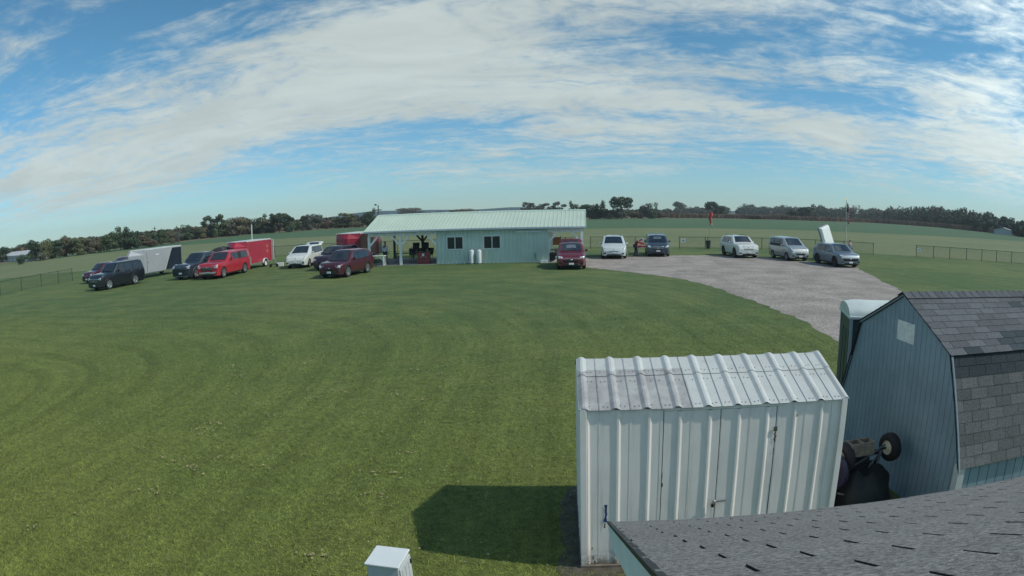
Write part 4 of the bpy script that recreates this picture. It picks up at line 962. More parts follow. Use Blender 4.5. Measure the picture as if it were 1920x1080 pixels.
# ------------------------------------------------------------------ far farm buildings
def farmhouse(pxl, pxr, ptop, peave, pbase, label, roofc, wallc, dep=8, extra=False):
    x0, y0, _ = G(pxl, pbase); x1, y1, _ = G(pxr, pbase)
    k = .97; x0, y0, x1, y1 = x0*k, y0*k, x1*k, y1*k; w_ = math.hypot(x1-x0, y1-y0); a = math.atan2(y1-y0, x1-x0)
    X, Y, Z = ray((pxl+pxr)/2, ptop); hr = HC+Z*math.hypot((x0+x1)/2, (y0+y1)/2)/math.hypot(X, Y); X, Y, Z = ray((pxl+pxr)/2, peave); he = HC+Z*math.hypot((x0+x1)/2, (y0+y1)/2)/math.hypot(X, Y)
    t = thing('farmhouse' if extra else 'farm_building', label, 'building', (x0, y0, 0), a)
    mb = MB(); mb.box((0, 0, 0), (w_, dep, he)); mb.prism([(0, he), (dep, he), (dep/2, hr-.1)], 0, .05, w_-.05); mb.build('walls', mat('farm_wall', wallc, .7), t)
    mb = MB()
    for ya, yb in ((-.3, dep/2), (dep+.3, dep/2)): mb.add([(-.3, ya, he-.1), (w_+.3, ya, he-.1), (w_+.3, yb, hr), (-.3, yb, hr), (-.3, ya, he+.05), (w_+.3, ya, he+.05), (w_+.3, yb, hr+.15), (-.3, yb, hr+.15)], [(0, 1, 2, 3), (7, 6, 5, 4), (0, 4, 5, 1), (1, 5, 6, 2), (2, 6, 7, 3), (3, 7, 4, 0)])
    mb.build('roof', mat('farm_roof', roofc, .5), t)
    n = max(2, int(w_/4))
    for i in range(n):
        xx = w_*(i+.5)/n; f = MB(); f.box((xx-.5, -.06, he*.35), (xx+.5, -.005, he*.75)); g = f.build('window', WHITE_METAL, t); q = MB(); q.box((xx-.4, -.075, he*.38), (xx+.4, -.062, he*.72)); q.build('pane', GLASS, g)
    mb = MB(); mb.box((w_*.45-.5, -.05, 0), (w_*.45+.5, -.003, min(2.1, he*.7))); mb.build('door', WOODD, t)
farmhouse(7, 50, 473, 479, 490, 'white farmhouse half hidden among the trees at the far left', (.50, .50, .48), (.50, .51, .50), extra=True)
farmhouse(1897, 1945, 430, 434, 441, 'white roofed farm building at the far right behind the corn', (.66, .68, .68), (.30, .33, .33))

# ------------------------------------------------------------------ portable toilet behind the blue shed
PT = thing('portable_toilet', 'dark teal portable toilet with a white domed roof behind the blue shed', 'portable toilet', (4.98, 10.66, 0), R_(-14))
DG = mat('toilet_teal', (.022, .055, .062), .45, var=.1); PW = mat('toilet_roof_white', (.58, .64, .60), .4, var=.08)
mb = MB(); mb.box((-.01, 0, .08), (1.12, 1.12, 1.98)); mb.build('cabin', DG, PT, bevel=.02)
for i in range(3): mb = MB(); mb.box((-.022, .12+.32*i, .25), (-.012, .36+.32*i, 1.72)); mb.build('side_rib', DG, PT, bevel=.004)
mb = MB(); mb.box((.14, -.03, .14), (.98, -.002, 1.90)); dd = mb.build('door', DG, PT, bevel=.01); mb = MB(); mb.box((.82, -.06, .95), (.90, -.031, 1.15)); mb.build('handle', BLACK, dd)
for a in ((-.02, -.02), (1.08, -.02), (-.02, 1.08), (1.08, 1.08)): mb = MB(); mb.box((a[0]-.008, a[1]-.008, .08), (a[0]+.048, a[1]+.048, 1.985)); mb.build('corner_post', mat('toilet_trim', (.30, .36, .36), .5), PT)
mb = MB(); rows = []
for i in range(13):
    a = math.pi*i/12; yy = .56-.60*math.cos(a); zz = 2.02+.235*math.sin(a)**.85
    rows.append([(x, yy, zz if 0 < k < 6 else (zz-.035)) for k, x in enumerate(np.linspace(-.045, 1.16, 7))])
mb.grid(rows); mb.add(rows[0]+[], [tuple(range(7))]); mb.add([r_[0] for r_ in rows], [tuple(range(13))[::-1]]); mb.add([r_[-1] for r_ in rows], [tuple(range(13))]); mb.build('dome_roof', PW, PT, smooth=True, auto=50)
mb = MB(); mb.box((-.055, -.055, 1.97), (1.175, 1.175, 2.03)); mb.build('roof_rim', PW, PT, bevel=.015)
mb = MB(); mb.box((-.03, -.03, 0), (1.15, 1.15, .09)); mb.build('skid', BLACK, PT)

# ------------------------------------------------------------------ small cart stood on end between the sheds
CT = thing('upended_cart', 'black garden cart stood on end between the sheds with its axle and wheels up', 'cart', (3.46, 7.0, -.045), R_(14))
def wheel_small(parent, x, r=.20):
    w_ = empty('wheel', (x, 0, .86), 0, parent)
    mb = MB(); mb.lathe((0, 0, 0), (1, 0, 0), [(.10, -.065), (.165, -.075), (.195, -.05), (.202, 0), (.195, .05), (.165, .075), (.10, .065)], 28, cap=False); mb.build('tyre', RUB, w_, smooth=True, auto=50)
    mb = MB(); mb.lathe((0, 0, 0), (1, 0, 0), [(.02, -.085), (.035, -.085), (.04, -.05), (.09, -.045), (.104, -.066), (.106, .066), (.09, .045), (.04, .05)], 24); mb.build('rim', mat('cream_rim', (.62, .60, .46), .4), w_, smooth=True, auto=30)
wheel_small(CT, .72); wheel_small(CT, -.12)
mb = MB(); mb.tube((-.12, 0, .86), (.72, 0, .86), .016); mb.build('axle', mat('dark_steel', (.05, .05, .055), .4, .8), CT)
mb = MB(); mb.bar((.02, .02, .84), (.02, .30, .10), .04); mb.bar((.58, .02, .84), (.58, .30, .10), .04); mb.bar((.02, .03, .80), (.58, .03, .80), .03); mb.bar((.02, .0, .72), (.58, .08, .66), .03); mb.build('frame', mat('dark_steel', (.05, .05, .055), .4, .8), CT)
DS = mat('dark_steel', (.05, .05, .055), .4, .8)
mb = MB(); rows = []; rr_ = random.Random(12)
for j in range(9):
    v = j/8; row = []
    for i in range(25):
        a_ = 2*math.pi*i/24; q = 1-.55*v**2.2; k_ = 1+.10*math.sin(5*a_+v*3)+.06*math.sin(11*a_+2)
        row.append((.30+.52*q*k_*math.cos(a_), .05+.42*q*k_*math.sin(a_), .56*v**.8+.06+.05*math.sin(3*a_+4*v)+.03*math.sin(7*a_)))
    row[-1] = row[0]; rows.append(row)
mb.grid(rows); mb.add(rows[-1][:-1], [tuple(range(24))]); mb.build('tarpaulin', mat('black_tarp', (.010, .013, .013), .55, var=.4, vs=5, bump=.8), CT, smooth=True, fixn=False)
mb = MB(); mb.box((.02, -.02, .70), (.34, .22, .80)); mb.lathe((.18, .10, .80), (0, 0, 1), [(.10, 0), (.10, .05), (.04, .07)], 12); mb.build('engine', DS, CT, bevel=.01)
mb = MB(); mb.tube((.05, -.05, .74), (.60, -.02, .92), .014, 8); mb.tube((.30, -.06, .66), (.62, .02, .86), .012, 8); mb.tube((.44, -.05, .60), (.56, .0, .84), .02, 8); mb.build('linkage', mat('grey_steel', (.12, .13, .14), .5, .6), CT)
mb = MB(); mb.lathe((-.30, -.02, .72), (1, .25, 0), [(.03, -.05), (.25, -.04), (.27, 0), (.25, .04), (.03, .05)], 26); mb.build('flywheel_cover', mat('purple_black', (.022, .018, .045), .35), CT, smooth=True, auto=40)
mb = MB(); mb.bar((-.22, -.10, .40), (-.05, -.12, .34), .02); mb.build('lever', GALV, CT)
CB = thing('concrete_block', 'tan two cell concrete block sitting on top of the upended cart', 'block', (3.36, 7.02, .84), R_(10))
mb = MB(); cc = [(0, 0), (.36, 0), (.36, .19), (0, .19)]
mb.box((0, 0, 0), (.38, .03, .18)); mb.box((0, .16, 0), (.38, .19, .18)); mb.box((0, .031, 0), (.03, .159, .18)); mb.box((.175, .031, 0), (.205, .159, .18)); mb.box((.35, .031, 0), (.38, .159, .18)); mb.box((.031, .032, 0), (.174, .158, .11)); mb.box((.206, .032, 0), (.349, .158, .11))
mb.build('block', mat('tan_block', (.19, .17, .135), .95, var=.3, vs=12, bump=.5), CB)
CB.location = (3.40, 6.86, .84)
# ------------------------------------------------------------------ utility box
BX = thing('utility_cabinet', 'white metal utility box standing on the lawn at the bottom edge', 'utility box', (-1.68, 4.46, 0), R_(-3))
BMt = mat('box_grey_white', (.52, .56, .56), .45, var=.05)
BX.location = (-1.84, 4.225, 0)
mb = MB(); mb.box((0, 0, .02), (.29, .30, 1.08)); mb.build('box_body', BMt, BX, bevel=.006)
mb = MB(); mb.box((-.012, -.014, 1.081), (.302, .312, 1.10)); mb.build('lid', mat('box_white', (.66, .70, .69), .4, var=.05), BX, bevel=.006)
mb = MB(); mb.box((.291, .01, .10), (.305, .29, 1.06)); d_ = mb.build('side_door', BMt, BX, bevel=.003)
for i in range(3): mb = MB(); mb.box((.306, .05+.08*i, .15), (.309, .085+.08*i, 1.03)); mb.build('door_rib', BMt, d_)
mb = MB(); mb.box((.306, .26, .98), (.318, .275, 1.02)); mb.build('latch', BLACK, d_)
mb = MB(); mb.box((-.05, -.05, 0), (.34, .35, .03)); mb.build('pad', CONC, BX)
sheet('soil_and_dark_ground', [(-.35, 5.35), (.7, 5.25), (1.6, 5.3), (3.2, 5.4), (4.4, 5.6), (4.4, 6.2), (4.4, 9.4), (3.2, 9.4), (3.0, 8.3), (-.2, 8.2), (-.35, 7.9), (-.28, 6.2)], .006, mat('dark_soil_ground', (.085, .075, .055), .95, var=.4, vs=7, bump=.6), jitter=.05, step=.2)  # soil strip along the white shed, dark ground carried on between the sheds

# ------------------------------------------------------------------ vehicles
def smooth_profile(pts, n=160):
    xs = np.array([p[0] for p in pts]); zs = np.array([p[1] for p in pts]); s = np.linspace(xs[0], xs[-1], n); z = np.interp(s, xs, zs)
    k = np.array([1, 2, 3, 2, 1.]); k /= k.sum(); zp = np.pad(z, 2, mode='edge'); z2 = np.convolve(zp, k, 'valid'); return s, z2
class Body:
    def __init__(b, L, W, prof, belt, sill=.26, tumble=.30, nose=.16, tail=.10, rnd=.10, crown=.035, boxy=0):
        b.L, b.W, b.sill, b.rnd, b.crown, b.tumble = L, W, sill, rnd, crown, tumble
        b.s, b.z = smooth_profile(prof); b.belt = belt; b.nose, b.tail, b.boxy = nose, tail, boxy
    def top(b, s): return float(np.interp(s, b.s, b.z))
    def bz(b, s): return b.belt[0]+(b.belt[1]-b.belt[0])*s/b.L
    def plan(b, s):
        h = b.W/2; c = .75
        if s < c: h *= 1-b.nose*((c-s)/c)**2.6
        if s > b.L-c*.8: h *= 1-b.tail*((s-(b.L-c*.8))/(c*.8))**2.4
        return h
    def w(b, s, z):
        p = b.plan(s); bl = b.bz(s); t = b.top(s)
        if z < bl:
            u = (z-b.sill)/(bl-b.sill); g = .945+.055*math.sin(min(1, max(0, u*1.35))*math.pi/2) - .018*max(0, u-.72)/.28
            h = p*g
        else: h = p*.982-(z-bl)*b.tumble
        r = b.rnd
        if z > t-r: q = min(1, (z-(t-r))/r); h -= r*(1-math.sqrt(max(0, 1-q*q)))*1.0
        return max(.02, h)
    def zs(b, s, x):
        t = b.top(s); h = b.w(s, t); return t+b.crown*max(0, 1-(abs(x)/h)**2)
    def P(b, s, x, z): return (x, s-b.L/2, z)
    def front_s(b, x, z, rear=False):
        S = np.linspace(0, b.L*.5, 120) if not rear else np.linspace(b.L, b.L*.5, 120)
        for s in S:
            if b.top(s) >= z-.002 and b.w(s, z) >= abs(x): return s
        return S[-1]
    def mesh(b, wheels, R, parent, m):
        st = set(np.linspace(0, b.L, 46).tolist())
        for c in wheels:
            for a in np.linspace(-1, 1, 13): st.add(c+a*(R+.055)*.999)
        for v in (.02, .05, .1, .16, b.L-.02, b.L-.06, b.L-.12): st.add(v)
        st = sorted(x for x in st if 0 <= x <= b.L); rows = []
        for s in st:
            lo = b.sill+ (.02 if (s < .15 or s > b.L-.15) else 0)
            for c in wheels:
                if abs(s-c) < R+.055: lo = max(lo, R+math.sqrt(max(0, (R+.055)**2-(s-c)**2)))
            t = b.top(s); lo = min(lo, t-.1); row = []
            zz = [lo+(t-lo)*u for u in (0, .1, .22, .36, .5, .62, .72)]+[max(lo+(t-lo)*.74, t-b.rnd+b.rnd*u) for u in (0, .35, .6, .8, .93, 1)]
            sec = [(b.w(s, z), z) for z in zz]; h = sec[-1][0]
            sec += [(h*f, b.zs(s, h*f)) for f in (.8, .55, .28)]
            row = [b.P(s, x, z) for x, z in sec]+[b.P(s, 0, b.zs(s, 0))]+[b.P(s, -x, z) for x, z in sec[::-1]]
            rows.append(row)
        mb = MB(); mb.grid(rows); mb.add(rows[0], [tuple(range(len(rows[0])))[::-1]]); mb.add(rows[-1], [tuple(range(len(rows[0])))])
        return mb.build('body', m, parent, smooth=True, auto=38)
    def side_patch(b, name, sg, s0, s1, z0, z1, m, parent, n=12, off=.006, zt=None, slant0=0, slant1=0):
        """panel on the side; top limited to below the roof edge when zt is a margin"""
        rows = []
        for v in np.linspace(0, 1, 6):
            row = []
            for u in np.linspace(0, 1, n):
                s = s0+slant0*v+(s1+slant1*v-s0-slant0*v)*u; a = z0(s) if callable(z0) else z0; c = z1(s) if callable(z1) else z1
                if zt is not None: c = min(c, b.top(s)-zt)
                c = max(c, a+.004); z = a+(c-a)*v; row.append(b.P(s, sg*(b.w(s, z)+off), z))
            rows.append(row)
        mb = MB(); mb.grid(rows if sg < 0 else [r[::-1] for r in rows]); return mb.build(name, m, parent, smooth=True, fixn=False)
    def end_patch(b, name, poly, m, parent, rear=False, off=.008, nx=10, nz=4):
        """poly: function u,v -> (x,z) or box (x0,x1,z0,z1)"""
        rows = []
        for v in np.linspace(0, 1, nz+1):
            row = []
            for u in np.linspace(0, 1, nx+1):
                x, z = poly(u, v) if callable(poly) else (poly[0]+(poly[1]-poly[0])*u, poly[2]+(poly[3]-poly[2])*v)
                s = b.front_s(x, z, rear); row.append(b.P(s+(off if rear else -off), x, z))
            rows.append(row)
        mb = MB(); mb.grid(rows); o = mb.build(name, m, parent, smooth=True, fixn=False, auto=40); q = o.modifiers.new('t', 'SOLIDIFY'); q.thickness = .012; q.offset = 0; return o
    def top_patch(b, name, s0, s1, mg, m, parent, off=.008, mg1=None):
        rows = []
        for s in np.linspace(s0, s1, 12):
            u = (s-s0)/(s1-s0); h = b.w(s, b.top(s))-(mg+((mg1 if mg1 is not None else mg)-mg)*u); rows.append([b.P(s-off*.3, x, b.zs(s, x)+off) for x in np.linspace(-h, h, 13)])
        mb = MB(); mb.grid(rows); return mb.build(name, m, parent, smooth=True, fixn=False)
def add_wheel(t, x, y, R, sgn, rim=RIM, dark=False):
    w_ = empty('wheel', (x, y, R), 0, t); wd = .115
    mb = MB(); mb.lathe((0, 0, 0), (sgn, 0, 0), [(R*.62, -wd), (R*.93, -wd), (R, -wd*.7), (R, wd*.7), (R*.94, wd), (R*.66, wd)], 26, cap=False); mb.build('tyre', RUB, w_, smooth=True, auto=40)
    mb = MB(); mb.lathe((0, 0, 0), (sgn, 0, 0), [(R*.66, .02), (R*.67, wd+.004), (R*.58, wd+.002), (R*.56, wd*.45), (.04, wd*.45)], 26)
    for i in range(5 if not dark else 6):
        a = i*2*math.pi/(5 if not dark else 6); ca, sa = math.cos(a), math.sin(a); mb.bar((sgn*wd*.75, ca*.03, sa*.03), (sgn*wd*.9, ca*R*.58, sa*R*.58), .055, .03, up=(1, 0, 0))
    mb.build('rim', rim, w_, fixn=True)
DEEP = mat('wheel_well', (.008, .008, .009), .9)
def vehicle(kind, label, loc, rz, P, L, W, H, prof, belt, wheels, R, wsh, wins, rear=None, head=(.55, .80, .62, .74), grille=None, hatch=False, rails=False, bed=None, plate=True, roofm=None, lowm=None, rim=RIM, chromebar=False, nose=.16, tumble=.30, sill=.26, rnd=.10, group='vehicles parked at the club', box_mirror=False, cat=None, open_door=False, roofload=False, tail=.10, lamps=None, sunshade=False, topper=False):
    t = thing(kind, label, cat or ('pickup truck' if 'pickup' in kind else ('minivan' if 'van' in kind else 'car')), (loc[0], loc[1], 0), R_(rz), group)
    b = Body(L, W, prof, belt, sill=sill, tumble=tumble, nose=nose, rnd=rnd, tail=tail)
    body = b.mesh(wheels, R, t, P)
    mb = MB(); hw = W/2-.24
    mb.box((-hw, -L/2+.12, .20), (hw, L/2-.12, .80)); mb.build('underbody', DEEP, t)
    for c in wheels:
        for sg in (-1, 1): add_wheel(t, sg*(b.plan(c)-.115), c-L/2, R, sg, rim)
    # glass
    b.top_patch('windshield', wsh[0], wsh[1], .10, GLASS, t, mg1=.075)
    if rear: b.top_patch('rear_window', rear[0], rear[1], .12, GLASS, t)
    for sg in (-1, 1):
        b.side_patch('window_surround', sg, wins[0][0]-.03, wins[-1][1]+.04, lambda s: b.bz(s)+.012, lambda s: 9, BLACK, t, zt=.10, off=.003, slant0=wins[0][2], slant1=wins[-1][3], n=30)
        for (s0, s1, a0, a1) in wins:
            b.side_patch('side_window', sg, s0, s1, lambda s: b.bz(s)+.035, lambda s: 9, GLASS, t, zt=.12, slant0=a0, slant1=a1)
        # lower black sill and door gaps
        b.side_patch('sill_trim', sg, wheels[0]+R+.07, wheels[1]-R-.07, sill+.005, sill+.085, lowm or BLACK, t)
        for q in wins[:3]:
            sd = q[1]+.03; mb = MB(); rows = [[b.P(sd+o_, sg*(b.w(sd, z)+.003), z) for o_ in (0, .010)] for z in np.linspace(sill+.12, b.bz(sd), 8)]; mb.grid(rows); mb.build('door_gap', DEEP, t, fixn=False)
            hx = q[1]-.12; z = b.bz(hx)-.10; mb = MB(); mb.box((sg*(b.w(hx, z))-.012, hx-L/2-.09, z-.015), (sg*(b.w(hx, z))+.022*1, hx-L/2+.09, z+.015)) if sg > 0 else mb.box((sg*(b.w(hx, z))-.022, hx-L/2-.09, z-.015), (sg*(b.w(hx, z))+.012, hx-L/2+.09, z+.015)); mb.build('door_handle', P if not chromebar else CHROME, t)
        ms = wsh[0]+.50; mz = b.bz(ms)+.10; mx = b.w(ms, mz); k = 1.5 if box_mirror else 1
        mb = MB(); x0, x1 = sorted((sg*(mx+.05), sg*(mx+.05+.17*k**.3))); mb.box((x0, ms-L/2-.05, mz-.07*k), (x1, ms-L/2+.05, mz+.09*k)); mm = mb.build('side_mirror', P, t, bevel=.03)
        mb = MB(); mb.bar((sg*(mx-.02), ms-L/2, mz-.05), (sg*(mx+.08), ms-L/2, mz-.02), .05, .04); mb.build('mirror_arm', BLACK, mm)
        # wheel arch lips
        for c in wheels:
            mb = MB(); rows = []
            for a in np.linspace(.05, math.pi-.05, 15):
                row = []
                for rr, o_ in ((R+.045, .004), (R+.085, .014), (R+.10, .004)):
                    s = c+math.cos(a)*rr; z = max(sill, R+math.sin(a)*rr); row.append(b.P(s, sg*(b.w(s, z)+o_), z))
                rows.append(row)
            mb.grid(rows); mb.build('arch_lip', lowm or P, t, smooth=True, fixn=False)
        # head lamps (outer, inner, low, high) as share of half width and metres
        x0, x1, z0, z1 = head; hw2 = W/2
        b.end_patch('headlight', lambda u, v: (sg*hw2*(x0+(x1-x0)*u), z0+(z1-z0)*v+.05*u*v), lamps or LAMP, t)
        b.end_patch('fog_light_recess', lambda u, v: (sg*hw2*(.62+.2*u), .40+.10*v), BLACK, t)
        # tail lamps
        zt_ = min(b.top(L-.12)-.15, b.bz(L)+.05); b.end_patch('taillight', (sg*hw2*.72, sg*hw2*.86, zt_-.30, zt_), REDL, t, rear=True)
    g = grille or (.42, .50, .74); gw, g0, g1 = g[:3]
    gr = b.end_patch('grille', lambda u, v: ((u*2-1)*W/2*gw*(.82+.18*v), g0+(g1-g0)*v), BLACK, t)
    if len(g) > 3:
        b.end_patch('grille_frame', lambda u, v: ((u*2-1)*W/2*gw*1.04, g1+.0+.035*v), g[3], gr, off=.02)
        if len(g) > 4:
            for k in range(g[4]): zz = g0+(g1-g0)*(k+.7)/(g[4]+.6); b.end_patch('grille_bar', lambda u, v: ((u*2-1)*W/2*gw*.88, zz+.018*v), g[3], gr, off=.018)
    b.end_patch('lower_intake', lambda u, v: ((u*2-1)*W/2*.60*(1-.12*v), .30+.10*v), BLACK, t)
    b.end_patch('badge', lambda u, v: ((u*2-1)*.06, (g0+g1)/2+.03+.05*v), CHROME, gr, off=.03, nx=3, nz=2)
    if plate: b.end_patch('license_plate', (-.16, .16, .44, .57) if g0 > .55 else (-.16, .16, .33, .46), PLATE, t, off=.03)
    b.end_patch('bumper_lip', lambda u, v: ((u*2-1)*W/2*.80, .265+.03*v), lowm or BLACK, t, off=.015)
    # seats and pillars inside show faintly: a wiper line at the cowl
    mb = MB(); rows = [[b.P(wsh[0]-.03+o_, x, b.zs(wsh[0], x)+.012) for x in np.linspace(-b.W*.36, b.W*.36, 9)] for o_ in (0, .05)]; mb.grid(rows); mb.build('cowl', BLACK, t, fixn=False)
    if rails:
        for sg in (-1, 1):
            mb = MB(); s0, s1 = wsh[1]+.25, rails; pts = [b.P(s, sg*(b.w(s, b.top(s))-.06), b.top(s)+(.07 if 0 < i < 6 else .0)) for i, s in enumerate(np.linspace(s0, s1, 7))]
            for a, c in zip(pts[:-1], pts[1:]): mb.tube(a, c, .018, 6)
            mb.build('roof_rail', rails and (CHROME if chromebar else BLACK), t)
    if roofm:
        b.top_patch('roof_panel', wsh[1]+.15, L-.55, .06, roofm, t, off=.004)
    if hatch:
        s = L-.22; zt_ = b.top(s); hb = b.w(s, zt_-.1)-.02; lg = empty('liftgate', (0, s-L/2, zt_+.02), 0, t); hl, an = hatch
        rows = []; 
        for u in np.linspace(0, 1, 7):
            d = hl*u; y = d*math.cos(R_(an))+.10*math.sin(u*3.14)*math.sin(R_(an))*-1; z = d*math.sin(R_(an))+.10*math.sin(u*3.14)*math.cos(R_(an)); h = hb*(1-.12*(1-u)**2-.16*u**4)
            rows.append([(x*h, y, z+.03*(1-x*x)) for x in np.linspace(-1, 1, 9)])
        mb = MB(); mb.grid(rows); o = mb.build('gate_skin', P, lg, smooth=True, fixn=False); q = o.modifiers.new('t', 'SOLIDIFY'); q.thickness = .06; q.offset = 0
        rows2 = [[(p[0]*.80, p[1]-.0, p[2]+.045) for p in r_[1:-1]] for r_ in rows[1:4]]; mb = MB(); mb.grid(rows2); mb.build('gate_window', GLASS, lg, smooth=True, fixn=False)
        mb = MB(); rows = [[b.P(L+.004, x, z) for x in (-hb*.86, hb*.86)] for z in (.62, zt_-.10)]; mb.grid(rows); mb.build('cargo_opening', DEEP, t, fixn=False)
        for sg in (-1, 1): mb = MB(); mb.tube((sg*hb*.82, L/2-.05, zt_-.45), (sg*hb*.84, L/2-.22+hl*.45*math.cos(R_(an)), zt_+hl*.45*math.sin(R_(an))), .014, 6); mb.build('gas_strut', BLACK, t)
    if open_door:
        sg = open_door; s0 = wsh[0]+.55; hx = sg*(W/2-.03); dr_ = empty('front_door', (hx, s0-L/2, 0), R_(sg*62), t)   # hinged at the front edge, swung out
        mb = MB(); mb.box((-.035, 0, .38), (.035, 1.05, b.bz(s0)), None); mb.build('door_panel', P, dr_, bevel=.03)
        fr = MB(); z0, z1 = b.bz(s0), H-.17
        fr.bar((0, .05, z0), (0, .52, z1), .04); fr.bar((0, .52, z1), (0, 1.0, z1), .04); fr.bar((0, 1.0, z1), (0, 1.03, z0), .04); fr.build('window_frame', P, dr_)
        mb = MB(); mb.add([(.0, .08, z0), (.0, 1.0, z0), (.0, .98, z1), (.0, .52, z1)], [(0, 1, 2, 3)]); mb.build('door_glass', GLASS, dr_, fixn=False)
        mb = MB(); mb.box((sg*.0-.03-.16*(sg > 0), .1, z0+.02), (sg*.0+.03+.16*(sg < 0), .2, z0+.16)); mb.build('mirror', P, dr_, bevel=.02)
        b.side_patch('door_opening', sg, s0+.02, s0+1.05, .40, lambda s: b.top(s)-.12, DEEP, t, off=.008)
    if sunshade:
        b.top_patch('sunshade', wsh[0]+.25, wsh[1]-.22, .42, mat('shade_silver', (.16, .19, .21), .3, .3, var=.4, vs=6), t, off=.0095)
    return t, b
def suv_prof(L, H, hood=.98, nosez=.72, cowl=1.25, wb=1.32, roof=2.05, rr=.55, tailz=1.05):
    return [(0, nosez-.16), (.05, nosez), (.14, hood-.09), (.32, hood), (cowl, hood+.09), (roof-.12, H-.05), (roof+.25, H), (L-rr-.5, H-.01), (L-rr, H-.05), (L-.16, tailz+.22), (L-.05, tailz), (L, tailz-.2)]
def place_front(px_l, py_l, px_r, py_r): a, b_ = G(px_l, py_l), G(px_r, py_r); return ((a[0]+b_[0])/2, (a[1]+b_[1])/2)

P_BLACK, P_GREY, P_RED, P_WHITE = paint('black', (.006, .009, .014), 0), paint('slate', (.045, .060, .080), .4), paint('red', (.42, .018, .035), .1), paint('white', (.62, .65, .60), 0)
P_MAR, P_PUR, P_PEARL, P_DKBL, P_SIL, P_BLGR, P_CRIM = paint('maroon', (.075, .012, .020), .25), paint('purple', (.045, .022, .040), .25), paint('pearl', (.56, .62, .60), .05), paint('steel_blue', (.050, .072, .100), .4), paint('silver', (.36, .39, .38), .4), paint('blue_grey', (.17, .215, .245), .45), paint('crimson', (.15, .018, .032), .25)
BRONZE = mat('dark_rim', (.06, .06, .065), .35, .7)
def at_front(loc, L, rz):
    """centre of a vehicle whose front bumper centre is at loc and that faces -Y turned by rz"""
    a = R_(rz); return (loc[0]-math.sin(a)*L/2, loc[1]+math.cos(a)*L/2)
# 1 maroon car with a dark bonnet behind the black one
L = 4.6; vehicle('parked_suv', 'dark maroon car with its liftgate up, leftmost of all the parked vehicles', at_front((-43.6, 40.2), L, -6), -6, P_MAR, L, 1.84, 1.64, suv_prof(L, 1.64), (1.02, 1.10), (.88, 3.55), .34, (1.25, 2.0), [(1.72, 2.42, .28, 0), (2.48, 3.30, 0, 0), (3.36, 3.95, 0, -.15)], head=(.62, .86, .70, .82), hatch=(1.05, 30))
# 2 black suv
L = 5.2; vehicle('parked_suv', 'large black suv with chrome window trim parked in front of the grey trailer', at_front((-36.3, 34.35), L, -7), -7, P_BLACK, L, 2.02, 1.90, suv_prof(L, 1.90, hood=1.16, nosez=.90, cowl=1.50, roof=2.2, rr=.30, tailz=1.2), (1.18, 1.24), (.95, 3.95), .40, (1.52, 2.18), [(1.98, 2.78, .30, 0), (2.86, 3.68, 0, 0), (3.88, 4.76, .0, -.12)], head=(.60, .90, .80, .92), grille=(.60, .55, .84, CHROME, 2), rails=4.7, chromebar=True, nose=.10, tumble=.22, rim=RIM)
# 4 slate pickup
L = 5.8
def pk_prof(L, H, bedz=1.22, cab=3.75, hood=1.16, roof=2.38): return [(0, .84), (.04, 1.0), (.12, hood-.06), (.30, hood), (1.62, hood+.07), (roof, H-.03), (roof+.25, H), (cab-.25, H-.01), (cab-.05, H-.10), (cab+.06, bedz+.06), (cab+.14, bedz), (L-.06, bedz), (L, bedz-.15)]
t4, b4 = vehicle('parked_pickup', 'slate grey pickup truck with chrome grille parked between the grey trailer and the red pickup', at_front((-31.1, 39.9), L, -4), -4, P_GREY, L, 2.03, 1.93, pk_prof(L, 1.93), (1.24, 1.26), (1.0, 4.65), .42, (1.70, 2.38), [(2.15, 2.88, .30, 0), (2.96, 3.52, 0, -.05)], rear=None, head=(.66, .95, .86, 1.06), grille=(.62, .72, 1.02, CHROME, 2), nose=.08, tumble=.20, lowm=CHROME, box_mirror=True)
mb = MB(); mb.box((-.88, .92, 1.215), (.88, 2.80, 1.30)); mb.build('bed_cover', BLACK, t4, bevel=.02)
def roof_load(label, x, y, z, rz, parent_note=None):
    t = thing('roof_bag', label, 'roof bag', (x, y, z), R_(rz))
    mb = MB(); r = random.Random(int(abs(x)*10)); rows = []
    for i in range(9):
        u = i/8; yy = -1.0+2.0*u; hh = .30*math.sin(math.pi*min(1, max(0, u)))**.45*(1+.12*r.uniform(-1, 1)); rows.append([(xx, yy, .0 if abs(xx) > .56 else hh*(1-(abs(xx)/.62)**3)) for xx in np.linspace(-.6, .6, 9)])
    mb.grid(rows); mb.add([(-.6, -1, 0), (.6, -1, 0), (.6, 1, 0), (-.6, 1, 0)], [(0, 3, 2, 1)]); mb.build('bag', mat('bag_black', (.02, .022, .025), .8, var=.4, vs=5), t, smooth=True)
    for q in (-.45, .45): mb = MB(); mb.grid([[(xx, q+o_, .31*(1-(abs(xx)/.66)**3)+.012) for xx in np.linspace(-.58, .58, 9)] for o_ in (-.025, .025)]); mb.build('strap', mat('strap_grey', (.25, .25, .26), .8), t, fixn=False)
    return t
# 5 dark suv behind between pickups
L = 5.0; c = at_front((D(384, 505, 43.6)[0], 43.6), L, -4); vehicle('parked_suv', 'dark blue suv carrying a black roof bag, half hidden behind the two pickups', c, -4, P_DKBL, L, 1.98, 1.78, suv_prof(L, 1.78, hood=1.08, nosez=.85, roof=2.05, rr=.35, tailz=1.1), (1.12, 1.18), (.95, 3.85), .38, (1.36, 2.02), [(1.82, 2.55, .28, 0), (2.63, 3.50, 0, 0), (3.58, 4.5, .0, -.12)], rails=4.5, nose=.10, tumble=.22)
roof_load('black roof bag strapped on the dark blue suv behind the pickups', c[0]-.05, c[1]+.2, 1.84, -4)
